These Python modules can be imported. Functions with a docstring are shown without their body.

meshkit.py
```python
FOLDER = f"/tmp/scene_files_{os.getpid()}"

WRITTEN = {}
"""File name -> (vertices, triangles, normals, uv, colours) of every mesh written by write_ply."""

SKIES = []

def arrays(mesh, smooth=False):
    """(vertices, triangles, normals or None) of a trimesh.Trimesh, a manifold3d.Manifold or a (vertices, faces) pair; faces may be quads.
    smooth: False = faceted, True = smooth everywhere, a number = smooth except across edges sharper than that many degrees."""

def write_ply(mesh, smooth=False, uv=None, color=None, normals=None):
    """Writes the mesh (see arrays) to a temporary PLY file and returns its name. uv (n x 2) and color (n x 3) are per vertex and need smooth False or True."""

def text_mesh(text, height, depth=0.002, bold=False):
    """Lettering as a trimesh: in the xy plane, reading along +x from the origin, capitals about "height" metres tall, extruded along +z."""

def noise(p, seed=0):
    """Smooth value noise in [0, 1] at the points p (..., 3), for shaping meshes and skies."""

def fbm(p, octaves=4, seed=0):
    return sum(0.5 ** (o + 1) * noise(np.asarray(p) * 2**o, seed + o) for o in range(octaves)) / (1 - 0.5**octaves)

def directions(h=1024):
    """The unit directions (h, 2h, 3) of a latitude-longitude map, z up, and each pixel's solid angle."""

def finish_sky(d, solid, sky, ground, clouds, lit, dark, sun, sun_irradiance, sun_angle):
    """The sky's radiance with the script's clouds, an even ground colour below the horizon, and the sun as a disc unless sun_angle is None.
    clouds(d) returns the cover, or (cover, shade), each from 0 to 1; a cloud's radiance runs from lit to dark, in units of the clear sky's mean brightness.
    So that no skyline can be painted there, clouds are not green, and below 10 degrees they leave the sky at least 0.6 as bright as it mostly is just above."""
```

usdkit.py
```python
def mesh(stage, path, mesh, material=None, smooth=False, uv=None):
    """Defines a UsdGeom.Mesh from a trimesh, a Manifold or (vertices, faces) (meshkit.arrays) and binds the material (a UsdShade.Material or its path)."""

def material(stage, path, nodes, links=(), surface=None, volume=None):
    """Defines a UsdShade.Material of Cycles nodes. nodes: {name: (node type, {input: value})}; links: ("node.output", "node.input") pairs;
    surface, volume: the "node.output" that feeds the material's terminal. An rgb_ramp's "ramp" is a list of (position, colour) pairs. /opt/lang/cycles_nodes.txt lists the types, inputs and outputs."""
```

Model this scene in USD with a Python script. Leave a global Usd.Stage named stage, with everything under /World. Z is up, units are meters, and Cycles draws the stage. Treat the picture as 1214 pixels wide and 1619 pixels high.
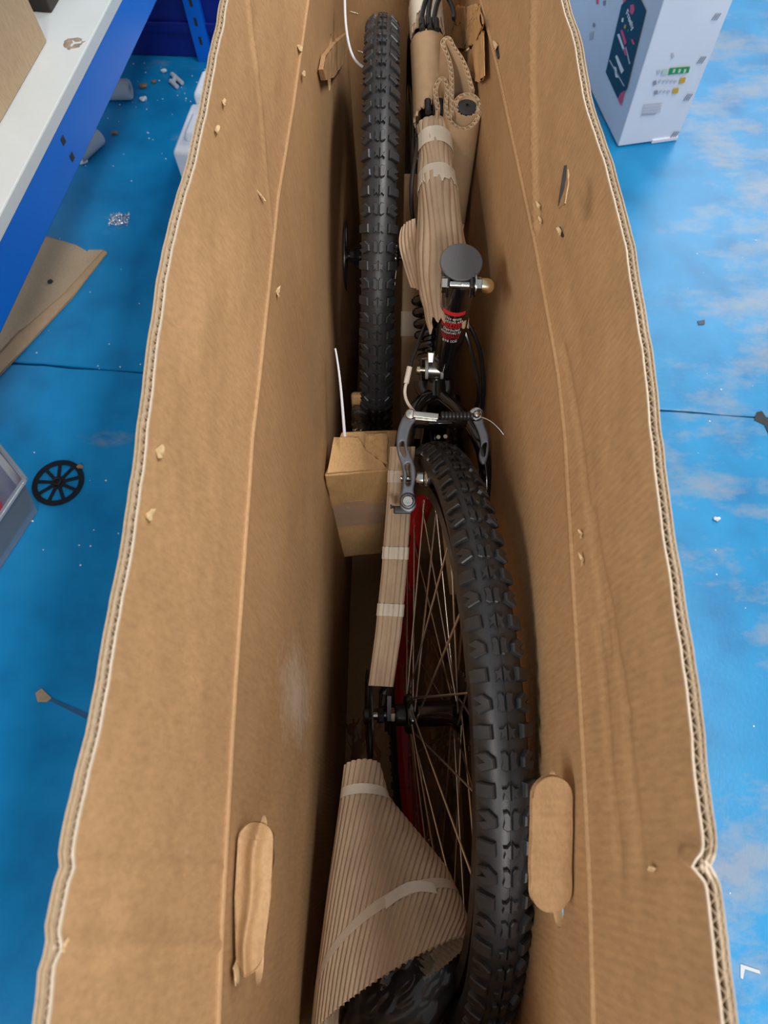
import math, random
import numpy as np
import trimesh
import shapely
from shapely.geometry import Polygon, LineString, Point
import manifold3d as m3
import usdkit, meshkit
from pxr import Usd, UsdGeom, UsdLux, Gf, Sdf, UsdShade

stage = Usd.Stage.CreateInMemory()
UsdGeom.SetStageUpAxis(stage, 'Z'); UsdGeom.SetStageMetersPerUnit(stage, 1.0)
UsdGeom.Xform.Define(stage, '/World'); UsdGeom.Scope.Define(stage, '/World/Looks')
random.seed(7); rng = np.random.default_rng(7)

# ------------------------------------------------------------------ camera
W, HT, FPX, PPX, PPY = 1214, 1619, 1080.0, 637.0, 809.5
PITCH = math.radians(25.0)                     # away from straight down
C0 = np.array([0, 0, 1.256])
FW = np.array([0, math.sin(PITCH), -math.cos(PITCH)]); UP = np.array([0, math.cos(PITCH), math.sin(PITCH)]); RT = np.array([1.0, 0, 0])
cam = UsdGeom.Camera.Define(stage, '/World/camera')
cam.AddTranslateOp().Set(Gf.Vec3d(*C0)); cam.AddRotateXOp().Set(math.degrees(PITCH))
cam.CreateHorizontalApertureAttr(36.0); cam.CreateFocalLengthAttr(36.0 * FPX / W)
cam.CreateHorizontalApertureOffsetAttr(-(PPX - W / 2) / W * 36.0)
cam.CreateFStopAttr(13.0); cam.CreateFocusDistanceAttr(0.74)
cam.CreateExposureAttr(0.44)

# ------------------------------------------------------------------ light
def dome(color, strength):
    d = UsdLux.DomeLight.Define(stage, '/World/dome_light')
    d.CreateColorAttr(Gf.Vec3f(*color)); d.CreateIntensityAttr(strength)
dome((0.90, 0.96, 1.0), 0.10)
def rect(name, pos, size, power, color=(1, 1, 1), target=None):
    r = UsdLux.RectLight.Define(stage, '/World/' + name)
    r.CreateWidthAttr(size[0]); r.CreateHeightAttr(size[1]); r.CreateIntensityAttr(power); r.CreateColorAttr(Gf.Vec3f(*color))
    z = np.array([0, 0, 1.0]) if target is None else np.array(pos, float) - np.array(target, float)
    z = z / np.linalg.norm(z); x = np.cross([0, 1, 0], z); x /= np.linalg.norm(x); y = np.cross(z, x)
    m = np.eye(4); m[0, :3], m[1, :3], m[2, :3], m[3, :3] = x, y, z, pos
    r.AddTransformOp().Set(Gf.Matrix4d(*m.ravel().tolist()))
rect('ceiling_batten', (-2.1, -1.5, 3.0), (0.8, 2.0), 16.0, (1, 0.98, 0.95))
rect('ceiling_batten_001', (1.05, 0.45, 2.9), (0.30, 2.2), 22.5, (1.0, 0.985, 0.96))
rect('ceiling_batten_003', (0.15, -2.7, 3.0), (0.6, 0.6), 32.0, (1, 0.97, 0.92), (0, .4, .4))
rect('ceiling_batten_002', (2.6, 4.6, 3.0), (2.4, 2.6), 4.6, (0.94, 0.97, 1.0))

# ------------------------------------------------------------------ pixel helpers
def ray(u, v): return FW + (u - PPX) / FPX * RT + (PPY - v) / FPX * UP
def at(u, v, t): return C0 + t * ray(u, v)
def onz(u, v, z): d = ray(u, v); return C0 + d * (z - C0[2]) / d[2]
def ony(u, v, y): d = ray(u, v); return C0 + d * (y - C0[1]) / d[1]
def onplane(u, v, p0, n): d = ray(u, v); return C0 + d * (np.dot(np.asarray(p0) - C0, n) / np.dot(d, n))

# ------------------------------------------------------------------ prims
used = {}
def numbered(path):
    k = used.get(path, 0); used[path] = k + 1
    return path if k == 0 else f'{path}_{k:03d}'
base = {}
def setdata(p, label=None, cat=None, group=None, kind=None):
    for k, v in (('label', label), ('category', cat), ('group', group), ('kind', kind)):
        if v: p.SetCustomDataByKey(k, v)
def thing(name, label=None, cat=None, loc=(0, 0, 0), group=None, kind=None):
    path = numbered('/World/' + name)
    x = UsdGeom.Xform.Define(stage, path); x.AddTranslateOp().Set(Gf.Vec3d(*map(float, loc)))
    base[path] = np.asarray(loc, float); setdata(x.GetPrim(), label, cat, group, kind)
    return path
def part(name, mesh, mat, parent, label=None, smooth=35, kind=None):
    """mesh in world space; stored relative to its thing"""
    path = numbered(parent + '/' + name)
    off = base[parent]; base[path] = off
    mesh = as_tm(mesh); mesh = mesh.copy(); mesh.apply_translation(-off)
    p = usdkit.mesh(stage, path, mesh, M[mat], smooth=smooth).GetPrim()
    setdata(p, label, kind=kind)
    return path
def single(name, mesh, mat, label, cat, group=None, smooth=35, kind=None):
    path = numbered('/World/' + name)
    mesh = as_tm(mesh).copy(); c = mesh.bounds.mean(0); c[2] = mesh.bounds[0][2]
    mesh.apply_translation(-c)
    g = usdkit.mesh(stage, path, mesh, M[mat], smooth=smooth)
    g.AddTranslateOp().Set(Gf.Vec3d(*c.tolist())); base[path] = c
    setdata(g.GetPrim(), label, cat, group, kind)
    return path
def as_tm(m):
    if hasattr(m, 'to_mesh'):
        k = m.to_mesh(); return trimesh.Trimesh(np.array(k.vert_properties[:, :3]), np.array(k.tri_verts), process=False)
    return m
def cat(*ms):
    ms = [as_tm(m) for m in (ms[0] if len(ms) == 1 and isinstance(ms[0], (list, tuple)) else ms)]
    return trimesh.util.concatenate(ms)

# ------------------------------------------------------------------ mesh helpers
def nrm(v): v = np.asarray(v, float); return v / np.maximum(np.linalg.norm(v, axis=-1, keepdims=True), 1e-12)
def resample(pts, n):
    pts = np.asarray(pts, float); s = np.r_[0, np.cumsum(np.linalg.norm(np.diff(pts, axis=0), axis=1))]
    return np.stack([np.interp(np.linspace(0, s[-1], n), s, pts[:, k]) for k in range(pts.shape[1])], 1)
def spline(pts, n):
    from scipy.interpolate import CubicSpline
    pts = np.asarray(pts, float); s = np.r_[0, np.cumsum(np.linalg.norm(np.diff(pts, axis=0), axis=1))]
    return CubicSpline(s, pts)(np.linspace(0, s[-1], n))
def frames(path):
    t = nrm(np.gradient(path, axis=0)); a = np.array([0, 0, 1.0]) if abs(t[0][2]) < 0.9 else np.array([1.0, 0, 0])
    n = nrm(a - t[0] * np.dot(a, t[0])); N = [n]
    for i in range(1, len(path)):
        n = nrm(N[-1] - t[i] * np.dot(N[-1], t[i])); N.append(n)
    N = np.array(N); return t, N, np.cross(t, N)
def grid_faces(m, n, closed_n=False):
    i, j = np.meshgrid(np.arange(m - 1), np.arange(n if closed_n else n - 1), indexing='ij'); j2 = (j + 1) % n
    a, b, c, d = i * n + j, i * n + j2, (i + 1) * n + j2, (i + 1) * n + j
    return np.vstack([np.stack([a, b, c], -1).reshape(-1, 3), np.stack([a, c, d], -1).reshape(-1, 3)])
def tube(path, r, n=10, caps=True):
    path = np.asarray(path, float); k = len(path); r = np.broadcast_to(np.asarray(r, float), (k,))
    t, N, B = frames(path); th = np.arange(n) / n * 2 * np.pi
    v = path[:, None] + r[:, None, None] * (np.cos(th)[None, :, None] * N[:, None] + np.sin(th)[None, :, None] * B[:, None])
    v = v.reshape(-1, 3); f = grid_faces(k, n, True)
    if caps:
        v = np.vstack([v, path[0], path[-1]]); j = np.arange(n); j2 = (j + 1) % n
        f = np.vstack([f, np.stack([np.full(n, k * n), j2, j], -1), np.stack([np.full(n, k * n + 1), (k - 1) * n + j, (k - 1) * n + j2], -1)])
    m = trimesh.Trimesh(v, f, process=False); m.fix_normals() if k * n < 400 else None
    return m
def cyl(a, b, r, n=20): return tube(np.array([a, b], float), r, n)
def lathe(profile, origin, axis, n=40, closed=False):
    """profile: (distance along axis, radius)"""
    ax = nrm(axis); a = np.array([0, 0, 1.0]) if abs(ax[2]) < 0.9 else np.array([0, 1.0, 0]); e = nrm(a - ax * a.dot(ax)); g = np.cross(ax, e)
    p = np.array(profile, float); th = np.arange(n) / n * 2 * np.pi
    ring = np.cos(th)[:, None] * e + np.sin(th)[:, None] * g
    v = (np.asarray(origin) + p[:, 0, None, None] * ax + p[:, 1, None, None] * ring[None]).reshape(-1, 3)
    f = grid_faces(len(p), n, True)
    if closed:
        j = np.arange(n); j2 = (j + 1) % n; o = (len(p) - 1) * n
        f = np.vstack([f, np.stack([o + j, o + j2, j2], -1), np.stack([o + j, j2, j], -1)])
    m = trimesh.Trimesh(v, f, process=False)
    return m
def thick(P, th):
    """P (m,n,3) grid -> closed slab, thickened along -normal"""
    m, n = P.shape[:2]; du = np.gradient(P, axis=0); dv = np.gradient(P, axis=1); N = nrm(np.cross(du, dv))
    Q = P - N * (th if np.ndim(th) == 0 else th[..., None])
    v = np.vstack([P.reshape(-1, 3), Q.reshape(-1, 3)]); f = grid_faces(m, n); o = m * n
    fs = [f[:, ::-1] * 0 + f, f[:, ::-1] + o]
    idx = np.arange(m * n).reshape(m, n)
    loop = np.r_[idx[0, :-1], idx[:-1, -1], idx[-1, :0:-1], idx[:0:-1, 0]]; l2 = np.roll(loop, -1)
    fs.append(np.stack([loop, loop + o, l2 + o], -1)); fs.append(np.stack([loop, l2 + o, l2], -1))
    f = np.vstack(fs)
    me = trimesh.Trimesh(v, f, process=False)
    if me.volume < 0: me.invert()
    return me
def obox(c, ex, ey, ez, sx, sy, sz, r=0.0):
    """oriented box, optionally rounded; c = centre"""
    if r > 0:
        s = m3.Manifold.sphere(r, 8); hs = []
        for i in (-1, 1):
            for j in (-1, 1):
                for k in (-1, 1): hs.append(s.translate((i * (sx / 2 - r), j * (sy / 2 - r), k * (sz / 2 - r))))
        m = as_tm(m3.Manifold.batch_hull(hs))
    else: m = trimesh.creation.box((sx, sy, sz))
    T = np.eye(4); T[:3, 0], T[:3, 1], T[:3, 2], T[:3, 3] = nrm(ex), nrm(ey), nrm(ez), c
    m.apply_transform(T); return m
def aabox(x0, x1, y0, y1, z0, z1, r=0.0): return obox(((x0 + x1) / 2, (y0 + y1) / 2, (z0 + z1) / 2), (1, 0, 0), (0, 1, 0), (0, 0, 1), x1 - x0, y1 - y0, z1 - z0, r)
def extrude(poly, h, origin, ex, ey, ez=None):
    """shapely polygon in the (ex,ey) plane extruded along ez by h"""
    ms = []
    for g in getattr(poly, 'geoms', [poly]):
        if g.is_empty or g.area < 1e-12: continue
        ms.append(trimesh.creation.extrude_polygon(g, h, engine='earcut'))
    m = trimesh.util.concatenate(ms)
    T = np.eye(4); T[:3, 0], T[:3, 1], T[:3, 2], T[:3, 3] = ex, ey, (np.cross(ex, ey) if ez is None else ez), origin
    m.apply_transform(T); 
    if m.volume < 0: m.invert()
    return m
def bevelled(poly, h, bev, origin, ex, ey):
    """three stacked layers, so that the rims are stepped back"""
    ez = np.cross(ex, ey); o = np.asarray(origin)
    a = extrude(poly.buffer(-bev), h, o, ex, ey); b = extrude(poly, h - 2 * bev, o + ez * bev, ex, ey)
    return cat(a, b)
def stadium(w, l, n=10): return LineString([(0, -(l - w) / 2), (0, (l - w) / 2)]).buffer(w / 2, quad_segs=n)
def hexnut(o, ax, r, h): return lathe([(0, 0), (0, r * .92), (h * .1, r), (h * .9, r), (h, r * .92), (h, 0)], o, ax, 6)
def facet(profile, o, ax, n): return lathe(profile, o, ax, n)
def crumple(mesh, amp, scale, seed=0):
    v = np.array(mesh.vertices); n = mesh.vertex_normals
    mesh = mesh.copy(); mesh.vertices = v + n * ((meshkit.fbm(v * scale, 3, seed) - .5) * 2 * amp)[:, None]; return mesh

# ------------------------------------------------------------------ materials
M = {}
def mat(name, base_c, rough=0.5, metal=0.0, var=0.0, scale=30.0, stretch=(1, 1, 1), bump=0.0, bscale=None, spec=0.5, coat=0.0, dark=None, extra=None, bevel=0.0):
    nodes = {'p': ('principled_bsdf', {'base_color': base_c, 'roughness': rough, 'metallic': metal, 'specular_ior_level': spec, 'coat_weight': coat, 'coat_roughness': 0.08})}
    links = []
    if var or bump:
        nodes['g'] = ('geometry', {}); nodes['mp'] = ('mapping', {'scale': stretch}); links.append(('g.position', 'mp.vector'))
    if var:
        nodes['n'] = ('noise_texture', {'scale': scale, 'detail': 6.0, 'roughness': 0.65}); links.append(('mp.vector', 'n.vector'))
        lo = tuple(c * (1 - var) for c in base_c) if dark is None else dark; hi = tuple(min(1, c * (1 + var)) for c in base_c)
        nodes['r'] = ('rgb_ramp', {'ramp': [(0.28, lo), (0.5, base_c), (0.75, hi)]}); links += [('n.fac', 'r.fac'), ('r.color', 'p.base_color')]
    if bump:
        nodes['bn'] = ('noise_texture', {'scale': bscale or scale, 'detail': 4.0}); nodes['b'] = ('bump', {'strength': bump, 'distance': 0.001})
        links += [('mp.vector', 'bn.vector'), ('bn.fac', 'b.height'), ('b.normal', 'p.normal')]
    elif bevel:
        nodes['bv'] = ('bevel', {'radius': bevel, 'samples': 6}); links.append(('bv.bevel', 'p.normal'))
    if extra: extra(nodes, links)
    M[name] = usdkit.material(stage, '/World/Looks/' + name, nodes, links, 'p.BSDF')

def kraft(name, c, washboard=0.25, scuff=0.0):
    """liner paper: fine fibres, soft clouding, a faint washboard of the flutes, pale scuffs"""
    nodes = {'g': ('geometry', {}), 'm1': ('mapping', {'scale': (500, 260, 60)}), 'f': ('noise_texture', {'scale': 1.0, 'detail': 5.0, 'roughness': 0.7}),
             'm2': ('mapping', {'scale': (5, 5, 5)}), 'cl': ('noise_texture', {'scale': 1.0, 'detail': 4.0}),
             'rf': ('rgb_ramp', {'ramp': [(0.25, (0.82,) * 3), (0.5, (1, 1, 1)), (0.78, (1.16,) * 3)]}), 'rc': ('rgb_ramp', {'ramp': [(0.3, (0.90, 0.89, 0.87)), (0.7, (1.08,) * 3)]}),
             'c1': ('mix', {'mix_type': 'multiply', 'fac': 1.0, 'color1': c}), 'c2': ('mix', {'mix_type': 'multiply', 'fac': 1.0}),
             'wv': ('wave_texture', {'wave_type': 'bands', 'bands_direction': 'y', 'scale': 60.0, 'distortion': 1.0, 'detail': 1.0}),
             'h': ('math', {'math_type': 'multiply_add', 'value2': washboard}), 'b': ('bump', {'strength': 0.45, 'distance': 0.0006}),
             'p': ('principled_bsdf', {'roughness': 0.62, 'specular_ior_level': 0.3})}
    links = [('g.position', 'm1.vector'), ('m1.vector', 'f.vector'), ('g.position', 'm2.vector'), ('m2.vector', 'cl.vector'), ('f.fac', 'rf.fac'), ('cl.fac', 'rc.fac'),
             ('rf.color', 'c1.color2'), ('c1.color', 'c2.color1'), ('rc.color', 'c2.color2'), ('g.position', 'wv.vector'), ('wv.fac', 'h.value1'), ('f.fac', 'h.value3'), ('h.value', 'b.height'), ('b.normal', 'p.normal')]
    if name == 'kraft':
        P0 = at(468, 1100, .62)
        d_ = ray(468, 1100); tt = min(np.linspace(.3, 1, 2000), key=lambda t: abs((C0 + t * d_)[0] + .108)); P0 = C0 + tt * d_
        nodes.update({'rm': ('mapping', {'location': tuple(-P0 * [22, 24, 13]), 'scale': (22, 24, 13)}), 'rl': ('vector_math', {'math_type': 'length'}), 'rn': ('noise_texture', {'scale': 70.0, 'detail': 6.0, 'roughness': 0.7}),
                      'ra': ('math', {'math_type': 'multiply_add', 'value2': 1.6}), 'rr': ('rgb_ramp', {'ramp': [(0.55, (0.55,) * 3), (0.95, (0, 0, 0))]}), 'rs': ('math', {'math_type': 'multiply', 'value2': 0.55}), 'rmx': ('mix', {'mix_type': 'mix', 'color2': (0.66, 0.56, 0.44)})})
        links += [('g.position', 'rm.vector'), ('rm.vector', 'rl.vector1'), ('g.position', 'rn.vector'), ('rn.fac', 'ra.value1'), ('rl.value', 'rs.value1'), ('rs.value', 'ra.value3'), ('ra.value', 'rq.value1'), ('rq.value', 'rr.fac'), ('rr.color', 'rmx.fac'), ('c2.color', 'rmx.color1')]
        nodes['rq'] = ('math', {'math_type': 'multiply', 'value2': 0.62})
    if scuff:
        nodes['sm'] = ('mapping', {'scale': (9, 30, 9)}); nodes['sn'] = ('noise_texture', {'scale': 1.0, 'detail': 8.0, 'roughness': 0.75}); nodes['sr'] = ('rgb_ramp', {'ramp': [(0.66, (0, 0, 0)), (0.78, (scuff,) * 3)]})
        nodes['c3'] = ('mix', {'mix_type': 'mix', 'color2': (0.62, 0.52, 0.40)})
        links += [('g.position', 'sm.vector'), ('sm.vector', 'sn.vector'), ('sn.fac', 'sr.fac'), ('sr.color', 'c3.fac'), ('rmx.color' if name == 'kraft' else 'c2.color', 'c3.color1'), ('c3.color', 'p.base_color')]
    else: links.append(('c2.color', 'p.base_color'))
    M[name] = usdkit.material(stage, '/World/Looks/' + name, nodes, links, 'p.BSDF')

kraft('kraft', (0.430, 0.256, 0.124), 0.38, 0.25)
kraft('kraft_box', (0.58, 0.355, 0.16), 0.05)
kraft('kraft_grey', (0.45, 0.33, 0.21), 0.1)
mat('roll_edge', (0.58, 0.44, 0.29), 0.8)
mat('paper_edge', (0.55, 0.45, 0.34), 0.8, var=0.12, scale=200)
mat('flute_paper', (0.40, 0.29, 0.185), 0.8, var=0.12, scale=200)
mat('torn_paper', (0.60, 0.42, 0.22), 0.85, var=0.2, scale=150)
mat('wrap', (0.52, 0.385, 0.26), 0.75, var=0.14, scale=60, stretch=(1, .3, 1), bump=.25, bscale=400)
mat('wrap_smooth', (0.47, 0.315, 0.18), 0.65, var=0.08, scale=60, bump=.15, bscale=500)
mat('masking_tape', (0.72, 0.65, 0.54), 0.45, var=0.06, scale=80, bump=.2, bscale=150)
mat('masking_tape_wrap', (0.62, 0.52, 0.41), 0.4, var=0.06, scale=80, bump=.2, bscale=150)
mat('brown_tape', (0.50, 0.325, 0.215), 0.4, var=0.08, scale=40, bump=.3, bscale=60)
mat('rubber', (0.030, 0.031, 0.034), 0.42, var=0.2, scale=120, spec=0.55, bump=.12, bscale=900)
mat('gloss_black', (0.008, 0.008, 0.009), 0.12, spec=0.6, coat=0.6)
mat('satin_black', (0.014, 0.014, 0.016), 0.35, spec=0.5)
mat('cable_black', (0.012, 0.012, 0.014), 0.25, spec=0.55)
mat('cap_plastic', (0.060, 0.060, 0.064), 0.55, var=0.1, scale=400, bump=.25, bscale=1500)
mat('plastic_black', (0.010, 0.010, 0.012), 0.35)
mat('brake_alloy', (0.17, 0.175, 0.20), 0.30, metal=0.8, bevel=0.0038)
mat('chrome', (0.62, 0.61, 0.58), 0.18, metal=1.0)
mat('zinc', (0.52, 0.50, 0.45), 0.30, metal=1.0, bevel=0.0008)
mat('brass_zinc', (0.74, 0.66, 0.48), 0.25, metal=1.0)
mat('spoke_steel', (0.82, 0.79, 0.74), 0.30, metal=1.0)
mat('chain_steel', (0.20, 0.17, 0.14), 0.35, metal=1.0)
mat('red_rim', (0.42, 0.012, 0.014), 0.25, spec=0.6, coat=0.3)
mat('rim_side', (0.035, 0.028, 0.026), 0.35, spec=0.5)
mat('red_print', (0.70, 0.03, 0.04), 0.4)
mat('white_print', (0.85, 0.85, 0.85), 0.4)
mat('nylon_grey', (0.36, 0.37, 0.37), 0.45)
mat('nylon_white', (0.72, 0.72, 0.78), 0.35)
mat('ferrule', (0.74, 0.66, 0.58), 0.4)
mat('dark_inside', (0.02, 0.02, 0.022), 0.6)
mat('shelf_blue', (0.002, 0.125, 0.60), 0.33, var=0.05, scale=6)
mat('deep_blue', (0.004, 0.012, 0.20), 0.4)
mat('shelf_white', (0.66, 0.70, 0.71), 0.45, var=0.05, scale=9)
mat('board_edge', (0.55, 0.60, 0.63), 0.5)
mat('foam_white', (0.80, 0.84, 0.90), 0.7, var=0.03, scale=200, bump=.2, bscale=350)
mat('foam_grey', (0.52, 0.55, 0.58), 0.8)
mat('crumb_white', (0.75, 0.78, 0.80), 0.8)
mat('crumb_brown', (0.28, 0.17, 0.09), 0.8)
mat('carton_white', (0.70, 0.72, 0.80), 0.45, var=0.03, scale=10)
mat('carton_side', (0.66, 0.68, 0.72), 0.45)
mat('print_navy', (0.012, 0.028, 0.055), 0.4)
mat('print_pink', (0.75, 0.08, 0.16), 0.4)
mat('print_green', (0.03, 0.27, 0.07), 0.4)
mat('print_pale_green', (0.45, 0.62, 0.55), 0.4)
mat('print_yellow', (0.60, 0.36, 0.02), 0.4)
mat('print_grey', (0.26, 0.27, 0.33), 0.5)
mat('print_pale', (0.48, 0.50, 0.57), 0.5)
mat('dark_brown', (0.03, 0.022, 0.018), 0.6)
mat('hole_wood', (0.33, 0.25, 0.19), 0.85, var=0.4, scale=90)

def floor_paint():
    """blue paint over grey boards: worn patches to the right, grime to the left"""
    nodes = {'g': ('geometry', {}), 'm1': ('mapping', {'scale': (1.6, 3.0, 1)}), 'n1': ('noise_texture', {'scale': 1.6, 'detail': 9.0, 'roughness': 0.68}),
             'n2': ('noise_texture', {'scale': 9.0, 'detail': 5.0}), 'n3': ('noise_texture', {'scale': 130.0, 'detail': 3.0}),
             'sx': ('separate_xyz', {}), 'mr': ('map_range', {'from_min': 0.25, 'from_max': 0.9, 'to_min': -0.11, 'to_max': 0.035, 'clamp': True}), 'ad': ('math', {'math_type': 'add'}),
             'r1': ('rgb_ramp', {'ramp': [(0.50, (0, 0, 0)), (0.62, (0.62,) * 3)]}), 'r2': ('rgb_ramp', {'ramp': [(0.3, (0.004, 0.180, 0.42)), (0.5, (0.005, 0.235, 0.51)), (0.75, (0.010, 0.275, 0.58))]}),
             'mx': ('mix', {'mix_type': 'mix', 'color2': (0.30, 0.31, 0.34)}),
             'rg': ('rgb_ramp', {'ramp': [(0.3, (0.40,) * 3), (0.7, (0.33,) * 3)]}),
             'b': ('bump', {'strength': 0.10, 'distance': 0.002}), 'p': ('principled_bsdf', {'specular_ior_level': 0.5})}
    links = [('g.position', 'm1.vector'), ('m1.vector', 'n1.vector'), ('g.position', 'n2.vector'), ('g.position', 'n3.vector'), ('g.position', 'sx.vector'), ('sx.x', 'mr.value'),
             ('mr.result', 'ad.value2'), ('n1.fac', 'ad.value1'), ('ad.value', 'r1.fac'), ('n2.fac', 'r2.fac'), ('r1.color', 'mx.fac'), ('r2.color', 'mx.color1'), ('mx.color', 'p.base_color'),
             ('n1.fac', 'rg.fac'), ('rg.color', 'p.roughness'), ('n3.fac', 'b.height'), ('b.normal', 'p.normal')]
    M['floor_paint'] = usdkit.material(stage, '/World/Looks/floor_paint', nodes, links, 'p.BSDF')
floor_paint()
def film(name, tint, white=0.06, gl=0.04):
    nodes = {'t': ('transparent_bsdf', {'color': tint}), 'gl': ('glossy_bsdf', {'color': (1, 1, 1), 'roughness': gl}), 'd': ('diffuse_bsdf', {'color': (0.8, 0.82, 0.85)}), 'f': ('fresnel', {'IOR': 1.45}),
             'm': ('mix_closure', {'fac': white}), 'm2': ('mix_closure', {})}
    links = [('t.BSDF', 'm.closure1'), ('d.BSDF', 'm.closure2'), ('m.closure', 'm2.closure1'), ('gl.BSDF', 'm2.closure2'), ('f.fac', 'm2.fac')]
    M[name] = usdkit.material(stage, '/World/Looks/' + name, nodes, links, 'm2.closure')
film('clear_film', (0.93, 0.93, 0.93), 0.03)
film('tub_plastic', (0.82, 0.88, 0.92), 0.22, 0.15)

# ================================================================== SETTING
YAW = math.radians(5)
RF = np.array([math.sin(YAW), math.cos(YAW), 0]); RR = np.array([math.cos(YAW), -math.sin(YAW), 0]); EZ = np.array([0, 0, 1.0]); EX = np.array([1.0, 0, 0]); EY = np.array([0, 1.0, 0])
def room(a, b, z=0): return S0 + RR * a + RF * b + EZ * z
S0 = np.array([-0.05, 0.885, 0])
floor = thing('floor', kind='structure')
part('subfloor', obox(room(0, 0, -0.03), RR, RF, EZ, 9, 8.4, 0.02), 'dark_inside', floor)
def floor_sheet(b0, b1, seed):
    x = np.linspace(-4.5, 4.5, 1100); k = np.stack([x * 14, x * 0, x * 0 + seed], 1)
    w = lambda s: (meshkit.fbm(k + s, 4, 3) - .5) * .010
    lo = np.stack([x, b0 + .002 + w(1.3)], 1); hi = np.stack([x, b1 - .002 + w(7.7)], 1)
    # thin slab: top grid with an eased edge
    rows = [np.c_[lo, np.full(len(x), -.012)], np.c_[lo + [0, .0005], np.full(len(x), -.0015)], np.c_[lo + [0, .004], np.zeros(len(x))], np.c_[hi - [0, .004], np.zeros(len(x))], np.c_[hi - [0, .0005], np.full(len(x), -.0015)], np.c_[hi, np.full(len(x), -.012)]]
    P = np.array(rows); G = S0 + P[..., :1] * RR + P[..., 1:2] * RF + P[..., 2:] * EZ
    m = trimesh.Trimesh(G.reshape(-1, 3), grid_faces(len(rows), len(x)), process=False)
    if m.face_normals[:, 2].mean() < 0: m.invert()
    return m
for i, (b0, b1) in enumerate([(-3.6, 0), (0, 2.44), (2.44, 4.2)]):
    part('floor_sheet', floor_sheet(b0, b1, i * 3.1), 'floor_paint', floor, smooth=False)
# ================================================================== CARTON
ZC, ZT = 0.792, 0.916                          # crease and upper edge of the long flaps
Y0, Y1 = -0.27, 1.30
LC = [(485, 0), (462, 160), (437, 310), (411, 560), (396, 690), (381, 900), (368, 1080), (358, 1250), (345, 1480), (340, 1619)]
RC = [(762, 0), (790, 110), (820, 250), (850, 390), (886, 590), (897, 690), (905, 830), (915, 1000), (927, 1200), (937, 1400), (943, 1619)]
LT = [(361, 0), (339, 110), (319, 210), (295, 310), (277, 390), (259, 480), (248, 560), (236, 650), (223, 760), (209, 870), (197, 920), (181, 1030), (166, 1120), (150, 1200), (131, 1290), (114, 1380), (97, 1480), (83, 1560), (76, 1619)]
RTp = [(886, 0), (905, 80), (925, 150), (945, 220), (962, 290), (974, 340), (990, 400), (1000, 480), (1012, 560), (1022, 650), (1034, 720), (1042, 790), (1050, 860), (1061, 940), (1071, 1020), (1081, 1080), (1092, 1180), (1102, 1260), (1110, 1330), (1118, 1430), (1129, 1500), (1139, 1619)]
def edge_fn(pix, z, x_far, x_near):
    p = np.array([onz(u, v, z) for u, v in pix]); o = np.argsort(p[:, 1]); y, x = p[o, 1], p[o, 0]
    y = np.r_[Y0, y, Y1] if y[-1] < Y1 else np.r_[Y0, y]; x = np.r_[x_near, x, x_far] if len(y) == len(x) + 2 else np.r_[x_near, x]
    return lambda q: np.interp(q, y, x)
lc, rc = edge_fn(LC, ZC, -.105, -.10), edge_fn(RC, ZC, .09, .105)
lt, rt = edge_fn(LT, ZT, -.15, -.14), edge_fn(RTp, ZT, .125, .13)
def wall_x(side, y, z):
    top = (lc if side < 0 else rc)(y); bot = side * .100
    k = np.clip(z / ZC, 0, 1); return bot + (top - bot) * k ** 2.2
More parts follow.
